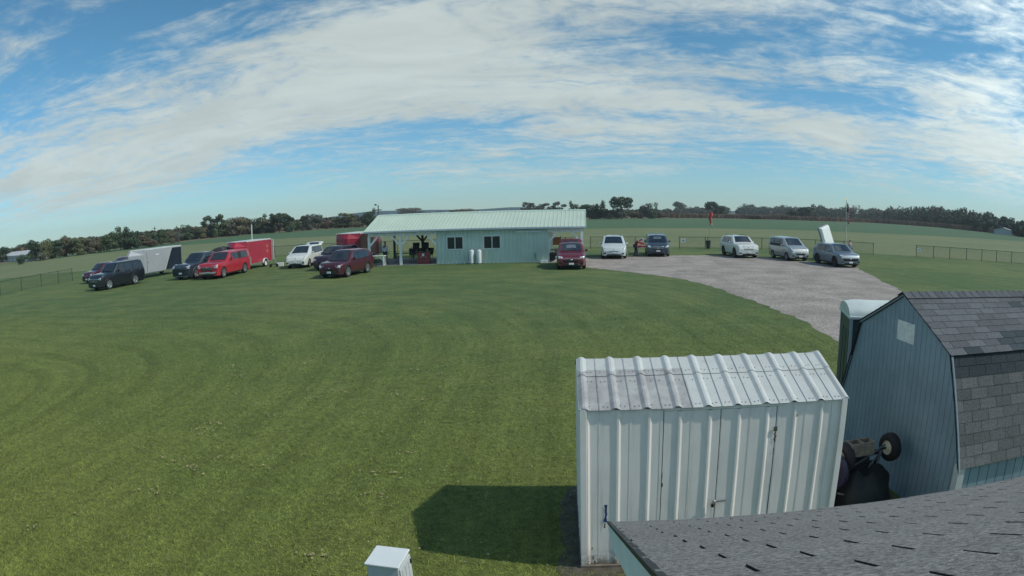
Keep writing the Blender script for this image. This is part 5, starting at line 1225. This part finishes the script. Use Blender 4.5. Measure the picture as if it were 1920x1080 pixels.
# 6 red pickup with topper
L = 5.85
prof6 = [(0, .84), (.04, 1.0), (.12, 1.12), (.30, 1.18), (1.62, 1.25), (2.36, 1.86), (2.6, 1.90), (3.5, 1.90), (3.72, 1.87), (3.85, 1.92), (5.45, 1.92), (5.66, 1.82), (5.78, 1.3), (5.85, 1.0)]
t6, b6 = vehicle('parked_pickup', 'bright red pickup truck with a red topper parked beside the slate pickup', at_front((-27.95, 39.45), L, 3), 3, P_RED, L, 2.03, 1.92, prof6, (1.25, 1.28), (1.0, 4.62), .42, (1.70, 2.36), [(2.15, 2.88, .30, 0), (2.96, 3.55, 0, -.04), (4.1, 5.2, .04, -.04)], head=(.66, .95, .84, 1.04), grille=(.60, .66, 1.02, CHROME, 3), nose=.08, tumble=.20, box_mirror=True)
mb = MB()
for z in (.47, .53): pass
b6.end_patch('chrome_bumper', lambda u, v: ((u*2-1)*1.0*.96, .42+.14*v), CHROME, t6, off=.03)
for sg in (-1, 1): b6.side_patch('topper_seam', sg, 3.62, 5.8, 1.235, 1.255, DEEP, t6)
# 8 white minivan
L = 5.1
def van_prof(L, H, hood=1.02): return [(0, .60), (.05, .74), (.16, hood-.14), (.40, hood-.02), (1.05, hood+.12), (2.0, H-.06), (2.35, H), (L-.55, H-.02), (L-.28, H-.08), (L-.10, 1.25), (L-.03, 1.0), (L, .8)]
vehicle('parked_minivan', 'white minivan with its rear liftgate raised, beside the red trailer', at_front((-23.45, 46.35), L, 6), 6, P_WHITE, L, 2.0, 1.75, van_prof(L, 1.75), (1.06, 1.12), (.92, 4.0), .35, (1.12, 2.02), [(1.62, 2.5, .42, 0), (2.58, 3.62, 0, 0), (3.7, 4.72, 0, -.12)], head=(.52, .86, .76, .90), grille=(.36, .68, .82, CHROME), hatch=(1.0, 18), rails=4.5)
# 9 dark purple suv behind maroon crossover
L = 4.9; vehicle('parked_suv', 'dark purple suv half hidden behind the maroon crossover', at_front((-19.6, 43.4), L, -7), -7, P_PUR, L, 1.95, 1.74, suv_prof(L, 1.74, hood=1.08, nosez=.82, roof=2.05, rr=.4), (1.10, 1.17), (.92, 3.8), .37, (1.30, 2.02), [(1.80, 2.52, .3, 0), (2.6, 3.45, 0, 0), (3.53, 4.3, 0, -.15)], head=(.62, .88, .78, .88), rails=4.2, sunshade=False)
# 10 maroon crossover in front
L = 4.75; vehicle('parked_crossover', 'shiny maroon crossover parked nearest the left shelter post', at_front((-16.55, 37.7), L, -9), -9, P_MAR, L, 1.98, 1.72, suv_prof(L, 1.72, hood=.98, nosez=.76, cowl=1.2, roof=2.05, rr=.62, tailz=1.08), (1.02, 1.16), (.92, 3.65), .38, (1.18, 2.02), [(1.68, 2.5, .36, 0), (2.58, 3.35, 0, 0), (3.43, 3.95, 0, -.2)], head=(.50, .86, .70, .82), grille=(.40, .50, .74), nose=.2, tumble=.34, rim=RIM)
# 12 crimson crossover with open hatch
L = 4.5; vehicle('parked_crossover', 'crimson crossover with its liftgate raised, parked at the right shelter', at_front((-.85, 40.75), L, 1.5), 1.5, P_CRIM, L, 1.92, 1.66, suv_prof(L, 1.66, hood=1.0, nosez=.78, cowl=1.15, roof=2.05, rr=.55), (1.04, 1.12), (.9, 3.55), .36, (1.25, 2.02), [(1.70, 2.4, .32, 0), (2.48, 3.25, 0, 0), (3.32, 3.85, 0, -.15)], head=(.60, .90, .74, .86), grille=(.56, .50, .74, CHROME), hatch=(1.05, 24), nose=.17, sunshade=True)
# 13 pearl crossover/minivan on gravel
L = 5.0; vehicle('parked_minivan', 'pearl white minivan with its passenger door open on the gravel', at_front((2.35, 49.45), L, -1.5), -1.5, P_PEARL, L, 2.02, 1.76, van_prof(L, 1.76, 1.04), (1.06, 1.12), (.95, 3.95), .37, (1.12, 2.0), [(1.62, 2.5, .42, 0), (2.58, 3.62, 0, 0), (3.7, 4.6, 0, -.12)], head=(.52, .86, .80, .92), grille=(.42, .62, .80), nose=.2, rails=4.3, open_door=1)
# 14 steel blue suv with hatch open
L = 4.8; vehicle('parked_suv', 'steel blue suv with its liftgate open, right of the person in the red jacket', at_front((6.15, 51.7), L, -4), -4, P_DKBL, L, 1.96, 1.74, suv_prof(L, 1.74, hood=1.08, nosez=.84, roof=2.05, rr=.4), (1.10, 1.16), (.92, 3.75), .38, (1.32, 2.02), [(1.8, 2.5, .3, 0), (2.58, 3.4, 0, 0), (3.48, 4.15, 0, -.12)], head=(.60, .90, .80, .92), grille=(.44, .56, .84, CHROME, 1), hatch=(1.0, 20), sunshade=True, nose=.14)
# 16 white explorer
L = 4.95; vehicle('parked_suv', 'white suv with black lower trim standing alone in the middle of the gravel edge', at_front((13.7, 50.55), L, 6), 6, P_WHITE, L, 2.0, 1.78, suv_prof(L, 1.78, hood=1.12, nosez=.88, roof=2.1, rr=.42, tailz=1.15), (1.12, 1.2), (.95, 3.85), .40, (1.36, 2.06), [(1.84, 2.55, .28, 0), (2.63, 3.5, 0, 0), (3.58, 4.4, 0, -.2)], head=(.66, .92, .86, 1.0), grille=(.50, .74, .96, BLACK, 1), rails=4.3, lowm=BLACK, nose=.12, rim=BRONZE)
# 17 silver small van
L = 4.6; vehicle('parked_van', 'silver tall compact van parked between the white suv and the white trailer', at_front((17.45, 47.95), L, 8), 8, P_SIL, L, 1.85, 1.85, [(0, .62), (.05, .78), (.15, .96), (.35, 1.06), (.95, 1.2), (1.75, 1.74), (2.05, 1.83), (3.9, 1.85), (4.42, 1.80), (4.52, 1.4), (4.57, 1.1), (4.6, .9)], (1.10, 1.12), (.86, 3.55), .34, (1.02, 1.8), [(1.5, 2.25, .36, 0), (2.35, 3.3, 0, 0), (3.4, 4.3, 0, -.05)], head=(.56, .86, .84, 1.02), grille=(.52, .52, .72, CHROME, 1), nose=.18, tumble=.16, rim=RIM)
# 19 blue grey crossover
L = 4.8; vehicle('parked_crossover', 'blue grey crossover parked at the right end of the gravel before the white trailer', at_front((19.65, 42.7), L, 6), 6, P_BLGR, L, 1.95, 1.65, suv_prof(L, 1.65, hood=1.0, nosez=.80, cowl=1.15, roof=2.0, rr=.65), (1.02, 1.14), (.9, 3.8), .38, (1.24, 2.04), [(1.72, 2.5, .36, 0), (2.58, 3.4, 0, 0), (3.48, 4.05, 0, -.22)], head=(.50, .90, .86, .92), grille=(.72, .50, .68, BLACK), nose=.16, lowm=BLACK, rim=BRONZE, tumble=.32)

# ------------------------------------------------------------------ enclosed trailers
def trailer(label, loc, rz, L, W, H, col, kind='enclosed_trailer', nose=.9, axle=.62, ramp='dark', roofc=None, stone=False, marks=None, slope_f=.35):
    """front (hitch) at -Y end"""
    t = thing(kind, label, 'trailer', (loc[0], loc[1], 0), R_(rz), 'enclosed trailers behind the cars')
    z0 = .42; h = W/2; y0, y1 = -L/2, L/2; M_ = mat('trailer_'+'_'.join('%03d' % int(c*1000) for c in col), col, .4, .1, .06, .8, coat=.3)
    mb = MB()
    base = [(-h, y1), (h, y1), (h, y0+nose), (0.16, y0), (-.16, y0), (-h, y0+nose)]
    top_ = [(-h, y1), (h, y1), (h, y0+nose+slope_f*.3), (0.16, y0+slope_f), (-.16, y0+slope_f), (-h, y0+nose+slope_f*.3)]
    mid = [(x, y, H-.42) for x, y in base]; n = 6
    V = [(x, y, z0) for x, y in base]+mid+[(x, y, H) for x, y in top_]
    F = [tuple(range(n))[::-1], tuple(range(2*n, 3*n))]+[(i, (i+1) % n, n+(i+1) % n, n+i) for i in range(n)]+[(n+i, n+(i+1) % n, 2*n+(i+1) % n, 2*n+i) for i in range(n)]
    mb.add(V, F); mb.build('box', M_, t)
    mb = MB(); P_ = top_+[top_[0]]
    mb.add([(x*1.012, y*1.003, H+.002) for x, y in top_]+[(x*.985, y*.99, H+.04) for x, y in top_], [tuple(range(6, 12))]+[(i, (i+1) % 6, 6+(i+1) % 6, 6+i) for i in range(6)]); mb.build('roof', mat('trailer_roof', roofc or (.55, .58, .56), .4, .2), t)
    for sg in (-1, 1):
        x0, x1 = sorted((sg*(h+.002), sg*(h+.014)))
        mb = MB(); mb.box((x0, y0+nose+.02, z0-.04), (x1, y1, z0+.05)); mb.build('lower_trim', CHROME, t)
        mb = MB(); mb.box((x0, y0+nose+.02, H-.05), (x1, y1, H+.03)); mb.build('upper_trim', mat('pale_trim', (.5, .52, .5), .4), t)
        yw = y0+L*axle
        w_ = empty('wheel', (sg*(h+.10), yw, .33), 0, t)
        mb = MB(); mb.lathe((0, 0, 0), (sg, 0, 0), [(.2, -.1), (.31, -.1), (.33, -.05), (.33, .05), (.31, .1), (.2, .1)], 22, cap=False); mb.build('tyre', RUB, w_, smooth=True, auto=40)
        mb = MB(); mb.lathe((0, 0, 0), (sg, 0, 0), [(.21, 0), (.21, .105), (.16, .06), (.05, .07)], 20); mb.build('rim', mat('white_rim', (.6, .6, .58), .4), w_, smooth=True, auto=30)
        mb = MB(); rows = []
        for a in np.linspace(0, math.pi, 11): rows.append([(sg*(h+.016), yw+math.cos(a)*.42, .33+math.sin(a)*.40), (sg*(h+.24), yw+math.cos(a)*.42, .33+math.sin(a)*.40)])
        mb.grid(rows); o = mb.build('fender', mat('fender_white', (.6, .62, .6), .35, .2), t, smooth=True, fixn=False); q = o.modifiers.new('s', 'SOLIDIFY'); q.thickness = .05
    # side door with handle on the +X side, tongue, tail lamps
    mb = MB(); mb.box((h+.0, y0+nose+.35, z0+.12), (h+.010, y0+nose+1.10, H-.16)); d_ = mb.build('side_door', M_, t)
    mb = MB(); mb.box((h+.011, y0+nose+.40, H*.55), (h+.04, y0+nose+.52, H*.55+.05)); mb.build('handle', CHROME, d_)
    mb = MB(); mb.box((h+.011, y0+nose+.30, z0+.14), (h+.016, y0+nose+.33, H-.18)); mb.build('hinge_post', CHROME, d_)
    mb = MB(); mb.bar((.5, y0+nose*.5, .38), (0, y0-1.05, .38), .08); mb.bar((-.5, y0+nose*.5, .38), (0, y0-1.05, .38), .08); mb.tube((0, y0-.9, 0), (0, y0-.9, .7), .035); mb.build('tongue', GALV, t)
    if stone: mb = MB(); mb.add([(h+.004, y0+nose, z0+.02), (h+.018, y0+nose, z0+.02), (h+.018, y0+nose, z0+.65), (h+.004, y0+nose, z0+.65), (h+.004, y0+nose+.75, z0+.02), (h+.018, y0+nose+.75, z0+.02), (h+.018, y0+nose+.75, z0+.65), (h+.004, y0+nose+.75, z0+.65)], [(0, 1, 2, 3), (4, 7, 6, 5), (1, 5, 6, 2), (3, 2, 6, 7), (0, 4, 5, 1), (0, 3, 7, 4)]); mb.build('stone_guard', mat('tread_plate', (.33, .38, .34), .4, .5, var=.4, vs=30), t)
    if ramp == 'dark':   # slanted dark rear part of the side
        mb = MB(); mb.add([(h+.018, y1-2.35, z0+.06), (h+.018, y1-.04, z0+.06), (h+.018, y1-.04, H-.10), (h+.018, y1-1.35, H-.10)], [(0, 1, 2, 3)]); mb.build('dark_panel', mat('navy_panel', (.010, .018, .028), .5, spec=.3), t, fixn=False)
        mb = MB(); mb.bar((h+.024, y1-2.40, z0+.06), (h+.024, y1-1.39, H-.08), .05, .02, up=(1, 0, 0)); mb.build('panel_edge', mat('pale_trim', (.5, .52, .5), .4), t)
        mb = MB(); mb.box((h+.015, y0+nose+1.5, H-.55), (h+.035, y0+nose+1.95, H-.47)); mb.build('side_lamp', PLATE, t)
    elif ramp == 'white':
        mb = MB(); mb.box((-h-.03, y1+.01, z0-.05), (h+.03, y1+.07, H-.02)); mb.build('ramp_door', mat('ramp_white', (.60, .62, .54), .5), t, bevel=.01)
        mb = MB(); mb.box((h+.06, y1-.02, z0+.1), (h+.30, y1+.04, H-.06)); mb.build('swung_door', mat('ramp_white', (.60, .62, .54), .5), t, bevel=.01)
    if marks:
        for (ya, za, w2, h2) in marks:
            mb = MB(); mb.box((h+.002, ya-w2/2, za-h2/2), (h+.011, ya+w2/2, za+h2/2)); mb.build('emblem', mat('gold_decal', (.45, .26, .10), .5), t)
    return t
trailer('grey v nosed trailer with a slanted dark rear panel behind the black suv', (-38.4, 44.7), -8+0, 6.4, 2.15, 2.45, (.33, .35, .36), nose=1.3, axle=.86, ramp='dark')
trailer('bright red trailer with gold emblems and a white rear ramp behind the red pickup', (-29.55, 48.6), 0, 5.3, 2.1, 2.42, (.36, .018, .045), nose=.7, axle=.72, ramp='white', stone=True, marks=[(1.9, 1.85, .42, .07), (1.9, 1.72, .30, .05), (1.9, 1.42, .42, .07), (1.9, 1.30, .30, .05)])
trailer('dark red trailer standing left of the shelter behind the purple suv', (-19.6, 51.2), 0, 5.5, 2.2, 2.55, (.26, .016, .035), nose=.6, axle=.6, ramp='white', roofc=(.28, .03, .04))
# white tilt lid trailer
WTR = thing('white_cargo_trailer', 'small white cargo trailer with its big lid tilted up, behind the blue grey crossover', 'trailer', (21.15, 50.6, 0), R_(4))
WPL = mat('white_panel', (.78, .80, .75), .4, var=.05)
mb = MB(); mb.prism([(-1.2, .5), (1.2, .5), (1.2, 1.12), (-1.2, 1.12)], 0, -.70, .70); mb.build('box', WPL, WTR, bevel=.03)
mb = MB(); mb.box((-.66, -1.15, 1.121), (.66, 1.15, 1.13)); mb.build('opening', DEEP, WTR)
lid = empty('lid', (.0, .2, 1.14), 0, WTR); lid.rotation_euler = (R_(-12), R_(-14), R_(30))
mb = MB(); mb.add([(-.74, 0, 0), (.74, 0, 0), (.72, 0, 1.80), (-.72, 0, 1.80), (-.62, -.24, .10), (.62, -.24, .10), (.60, -.24, 1.68), (-.60, -.24, 1.68)], [(0, 1, 2, 3), (4, 7, 6, 5), (0, 4, 5, 1), (1, 5, 6, 2), (2, 6, 7, 3), (3, 7, 4, 0)]); mb.build('lid_shell', WPL, lid, bevel=.05)
mb = MB(); mb.box((-.77, .003, -.02), (.77, .07, 1.86)); mb.build('lid_rim', mat('grey_rim', (.12, .14, .14), .5), lid, bevel=.02)
for sg in (-1, 1):
    w_ = empty('wheel', (sg*.80, .3, .31), 0, WTR); mb = MB(); mb.lathe((0, 0, 0), (sg, 0, 0), [(.2, -.09), (.30, -.09), (.31, 0), (.30, .09), (.2, .09)], 20); mb.build('tyre', RUB, w_, smooth=True, auto=40); mb = MB(); mb.lathe((0, 0, 0), (sg, 0, 0), [(.2, 0), (.2, .095), (.05, .07)], 16); mb.build('rim', CHROME, w_)
    mb = MB(); mb.tube((sg*.6, .9, 1.13), (sg*.5-.2, .3, 2.0), .02, 6); mb.build('lid_prop', GALV, WTR)
mb = MB(); mb.bar((0, -1.2, .45), (0, -2.3, .45), .08); mb.box((-.66, -1.15, .36), (.66, 1.15, .49)); mb.build('chassis', GALV, WTR)
WX = thing('white_crate', 'white storage crate beside the left wheel of the tilted lid trailer', 'crate', (*D(1537, 478, 49.4)[:2], 0), R_(4))
mb = MB(); mb.box((-.40, -.4, .42), (.40, .4, 1.05)); mb.build('crate_body', WPL, WX, bevel=.02)
mb = MB()
for a in (-.36, .32):
    for c in (-.38, .34): mb = MB(); mb.box((a, c, 0), (a+.04, c+.04, .419)); mb.build('leg', GALV, WX)
mb = MB(); mb.box((-.42, -.42, 1.051), (.42, .42, 1.08)); mb.build('lid', WPL, WX)

# ------------------------------------------------------------------ people
def skin_obj(name, pts, edges, m, parent, sub=2):
    me = bpy.data.meshes.new(name); me.from_pydata([p[:3] for p in pts], edges, []); o = bpy.data.objects.new(name, me); COL.objects.link(o); o.parent = parent
    me.materials.append(m); sk = o.modifiers.new('skin', 'SKIN')
    for v, p in zip(me.skin_vertices[0].data, pts): r = p[3]; v.radius = r if isinstance(r, tuple) else (r, r)
    me.skin_vertices[0].data[0].use_root = True
    ss = o.modifiers.new('sub', 'SUBSURF'); ss.levels = sub; ss.render_levels = sub
    return o
SKIN = mat('skin', (.38, .22, .16), .6, var=.05)
def person(label, loc, rz, top_c, bot_c, pose, hair=(.12, .10, .08), lean=0, cap=None):
    """pose: dict of joints in the figure's frame; faces -Y"""
    t = thing('person', label, 'person', loc, R_(rz)); J = pose
    names = ['pelvis', 'spine', 'chest', 'neck', 'jaw', 'head', 'crown', 'shL', 'elL', 'wrL', 'haL', 'shR', 'elR', 'wrR', 'haR', 'hipL', 'knL', 'anL', 'toL', 'hipR', 'knR', 'anR', 'toR']
    rad = dict(pelvis=(.15, .11), spine=(.13, .10), chest=(.16, .11), neck=.055, jaw=.07, head=(.078, .095), crown=.06, shL=.06, elL=.042, wrL=.028, haL=(.035, .02), shR=.06, elR=.042, wrR=.028, haR=(.035, .02), hipL=.09, knL=.06, anL=.042, toL=.04, hipR=.09, knR=.06, anR=.042, toR=.04)
    E = [('pelvis', 'spine'), ('spine', 'chest'), ('chest', 'neck'), ('neck', 'jaw'), ('jaw', 'head'), ('head', 'crown')]
    for s in 'LR': E += [('chest', 'sh'+s), ('sh'+s, 'el'+s), ('el'+s, 'wr'+s), ('wr'+s, 'ha'+s), ('pelvis', 'hip'+s), ('hip'+s, 'kn'+s), ('kn'+s, 'an'+s), ('an'+s, 'to'+s)]
    idx = {n: i for i, n in enumerate(names)}; pts = [(*J[n], rad[n]) for n in names]; ed = [(idx[a], idx[b]) for a, b in E]
    for s in 'LR':     # five fingers per hand
        w_, h = Vector(J['wr'+s]), Vector(J['ha'+s]); d = (h-w_).normalized(); side = d.cross(Vector((0, 1, .2))).normalized()
        for k, (o_, ln) in enumerate(((-.028, .070), (-.010, .082), (.009, .078), (.027, .062))):
            b = h+side*o_+d*.02; e1 = b+d*ln*.5; e2 = e1+(d+Vector((0, 0, -.4))).normalized()*ln*.5; i = len(pts)
            pts += [(*b, .009), (*e1, .008), (*e2, .007)]; ed += [(idx['ha'+s], i), (i, i+1), (i+1, i+2)]
        b = w_+d*.04+side*-.035; e1 = b+(d*.7-side*.7).normalized()*.045; i = len(pts); pts += [(*b, .011), (*e1, .009)]; ed += [(idx['wr'+s], i), (i, i+1)]
    skin_obj('body', pts, ed, SKIN, t)
    def sub(nm, keys, m, grow, es): 
        kk = {n: i for i, n in enumerate(keys)}; pp = []
        for n in keys:
            r = rad[n]; r = r if isinstance(r, tuple) else (r, r); pp.append((*J[n], (r[0]+grow, r[1]+grow)))
        skin_obj(nm, pp, [(kk[a], kk[b]) for a, b in es], m, t)
    sub('jacket', ['spine', 'pelvis', 'chest', 'shL', 'elL', 'wrL', 'shR', 'elR', 'wrR'], mat('cloth_%d' % int(top_c[0]*999), top_c, .85, var=.15, vs=8), .028, [('pelvis', 'spine'), ('spine', 'chest'), ('chest', 'shL'), ('shL', 'elL'), ('elL', 'wrL'), ('chest', 'shR'), ('shR', 'elR'), ('elR', 'wrR')])
    sub('trousers', ['pelvis', 'hipL', 'knL', 'anL', 'hipR', 'knR', 'anR'], mat('trouser_%d' % int(bot_c[2]*999), bot_c, .85, var=.15, vs=8), .022, [('pelvis', 'hipL'), ('hipL', 'knL'), ('knL', 'anL'), ('pelvis', 'hipR'), ('hipR', 'knR'), ('knR', 'anR')])
    h = Vector(J['head']); c = Vector(J['crown']); u = (c-h).normalized()
    mb = MB(); mb.lathe(h+u*.015-Vector((0, -.012, 0)), u, [(.100, 0), (.104, .03), (.095, .07), (.06, .11), (.01, .125)], 16); mb.build('hair' if not cap else 'cap', mat('hair_%d' % int((cap or hair)[0]*999), cap or hair, .8), t, smooth=True)
    f = (h+Vector((0, -.10, 0)))
    mb = MB()
    mb.box((h.x-.012, h.y-.125, h.z-.045), (h.x+.012, h.y-.09, h.z-.005)); mb.build('nose', SKIN, t, bevel=.006)
    for s in (-1, 1):
        mb = MB(); mb.lathe((h.x+s*.032, h.y-.098, h.z+.005), (0, -1, 0), [(.012, 0), (.008, .008)], 8); mb.build('eye', mat('eye_dark', (.03, .025, .02), .3), t)
        mb = MB(); mb.lathe((h.x+s*.088, h.y, h.z-.01), (s, 0, 0), [(.028, 0), (.022, .015)], 8); mb.build('ear', SKIN, t)
        a = Vector(J['an'+('R' if s > 0 else 'L')]); mb = MB(); mb.box((a.x-.05, a.y-.20, 0), (a.x+.05, a.y+.08, .085)); mb.build('shoe', RUB, t, bevel=.025)
    mb = MB(); mb.box((h.x-.025, h.y-.101, h.z-.075), (h.x+.025, h.y-.088, h.z-.066)); mb.build('mouth', mat('lips', (.28, .12, .10), .5), t)
    return t
def stand(**k):
    J = dict(pelvis=(0, 0, .95), spine=(0, .01, 1.12), chest=(0, .01, 1.35), neck=(0, 0, 1.50), jaw=(0, -.02, 1.57), head=(0, -.02, 1.65), crown=(0, -.01, 1.73),
             shL=(-.19, .01, 1.42), elL=(-.25, .03, 1.14), wrL=(-.24, -.06, .90), haL=(-.24, -.09, .83), shR=(.19, .01, 1.42), elR=(.25, .03, 1.14), wrR=(.24, -.06, .90), haR=(.24, -.09, .83),
             hipL=(-.10, 0, .90), knL=(-.11, -.02, .50), anL=(-.12, .02, .09), toL=(-.13, -.12, .04), hipR=(.10, 0, .90), knR=(.11, -.02, .50), anR=(.12, .02, .09), toR=(.13, -.12, .04)); J.update(k); return J
# bending person, turned to the right, reaching into the open car
bend = stand(spine=(0, -.07, 1.10), chest=(0, -.22, 1.28), neck=(0, -.36, 1.36), jaw=(0, -.43, 1.37), head=(0, -.50, 1.40), crown=(0, -.56, 1.45), shL=(-.19, -.26, 1.33), elL=(-.22, -.46, 1.12), wrL=(-.18, -.70, 1.04), haL=(-.17, -.77, 1.03), shR=(.19, -.26, 1.33), elR=(.22, -.46, 1.14), wrR=(.16, -.72, 1.08), haR=(.15, -.79, 1.07), anL=(-.12, .06, .09), toL=(-.13, -.08, .04), anR=(.13, -.14, .09), toR=(.14, -.28, .04), knR=(.12, -.12, .50))
person('person in a red jacket and jeans bending over red gear between two cars', (*G(1191, 480.5)[:2], 0), 78, (.26, .025, .045), (.035, .05, .085), bend, hair=(.10, .08, .07))
person('person in a white shirt standing behind the workbench in the left shelter', (*D(722, 470, 48.3)[:2], .03), 160, (.85, .86, .84), (.05, .055, .06), stand(), cap=(.40, .30, .24))
person('person in a striped grey shirt standing behind the blue grey crossover at the trailer', (*D(1594, 470, 51.0)[:2], 0), -150, (.20, .22, .26), (.05, .06, .09), stand(), cap=(.30, .27, .24))
# folding table with red model gear beside the bending person
TB = thing('folding_table', 'light folding table with thin legs between the white minivan and the steel blue suv', 'table', (*G(1204, 481)[:2], 0), R_(5))
mb = MB(); mb.box((-.42, -.35, .72), (.42, .35, .75)); mb.build('table_top', mat('grey_top', (.30, .32, .33), .5), TB)
for a in (-.38, .38):
    for c in (-.3, .3): mb = MB(); mb.tube((a, c, 0), (a, c, .72), .014, 6); mb.build('leg', GALV, TB)
AC = thing('model_aircraft', 'red model aircraft lying on the folding table before the bending person', 'model aircraft', (TB.location.x, TB.location.y, .80), R_(20))
mb = MB(); mb.lathe((-.55, 0, .06), (1, 0, 0), [(.03, 0), (.07, .12), (.09, .4), (.06, .8), (.02, 1.1)], 10); mb.build('fuselage', mat('model_red', (.40, .05, .07), .4), AC, smooth=True)
mb = MB(); mb.box((-.30, -.62, .10), (-.02, .62, .13)); mb.build('wing', mat('model_red', (.40, .05, .07), .4), AC, bevel=.01)
mb = MB(); mb.box((.40, -.22, .06), (.54, .22, .08)); mb.prism([(.40, .06), (.54, .06), (.54, .26), (.47, .26)], 1, -.01, .01); mb.build('tail', WHITE_METAL, AC)
# gear beside the red trailer
GB = thing('gear_box', 'small pale tool box on the grass beside the red trailer ramp', 'box', (*D(525, 485, 49.5)[:2], 0), .3)
mb = MB(); mb.box((-.3, -.2, .0), (.3, .2, .32)); mb.build('case', PLATE, GB, bevel=.02); mb = MB(); mb.tube((-.1, 0, .36), (.1, 0, .36), .015); mb.build('handle', BLACK, GB)
ST = thing('starting_stand', 'dark wheeled stand on the grass at the foot of the red trailer ramp', 'stand', (*D(513, 489, 48.9)[:2], 0), .2)
mb = MB(); mb.bar((-.35, 0, .25), (.35, 0, .25), .06); mb.bar((0, -.3, .25), (0, .3, .25), .05); mb.build('frame', BLACK, ST)
for a in (-.32, .32): mb = MB(); mb.lathe((a, -.04, .13), (0, 1, 0), [(.05, 0), (.13, 0), (.13, .06), (.05, .06)], 12); mb.build('wheel', RUB, ST); mb = MB(); mb.tube((a, 0, .13), (a*.5, 0, .7), .02, 6); mb.build('upright', GALV, ST)

# ------------------------------------------------------------------ air
hz = MB(); hz.box((-1520, -100, -1.0), (1520, 1600, 40)); hb_ = hz.build('haze', (lambda m: m)(bpy.data.materials.new('haze')))
hm = hb_.data.materials[0]; hm.use_nodes = True; ht = NT(hm.node_tree); pv = ht.n('ShaderNodeVolumePrincipled'); pv.inputs['Color'].default_value = (.86, .93, .97, 1); pv.inputs['Density'].default_value = .00024; pv.inputs['Anisotropy'].default_value = .2
ho = ht.n('ShaderNodeOutputMaterial'); ht.nt.links.new(pv.outputs[0], ho.inputs[1]); tag(hb_, kind='stuff')

# ------------------------------------------------------------------ tidy up
for ps in PROTO.values():
    for p_ in ps:
        if p_.name in bpy.data.objects and p_.get('label') is None:
            for ch in list(p_.children): bpy.data.objects.remove(ch)
            bpy.data.objects.remove(p_)
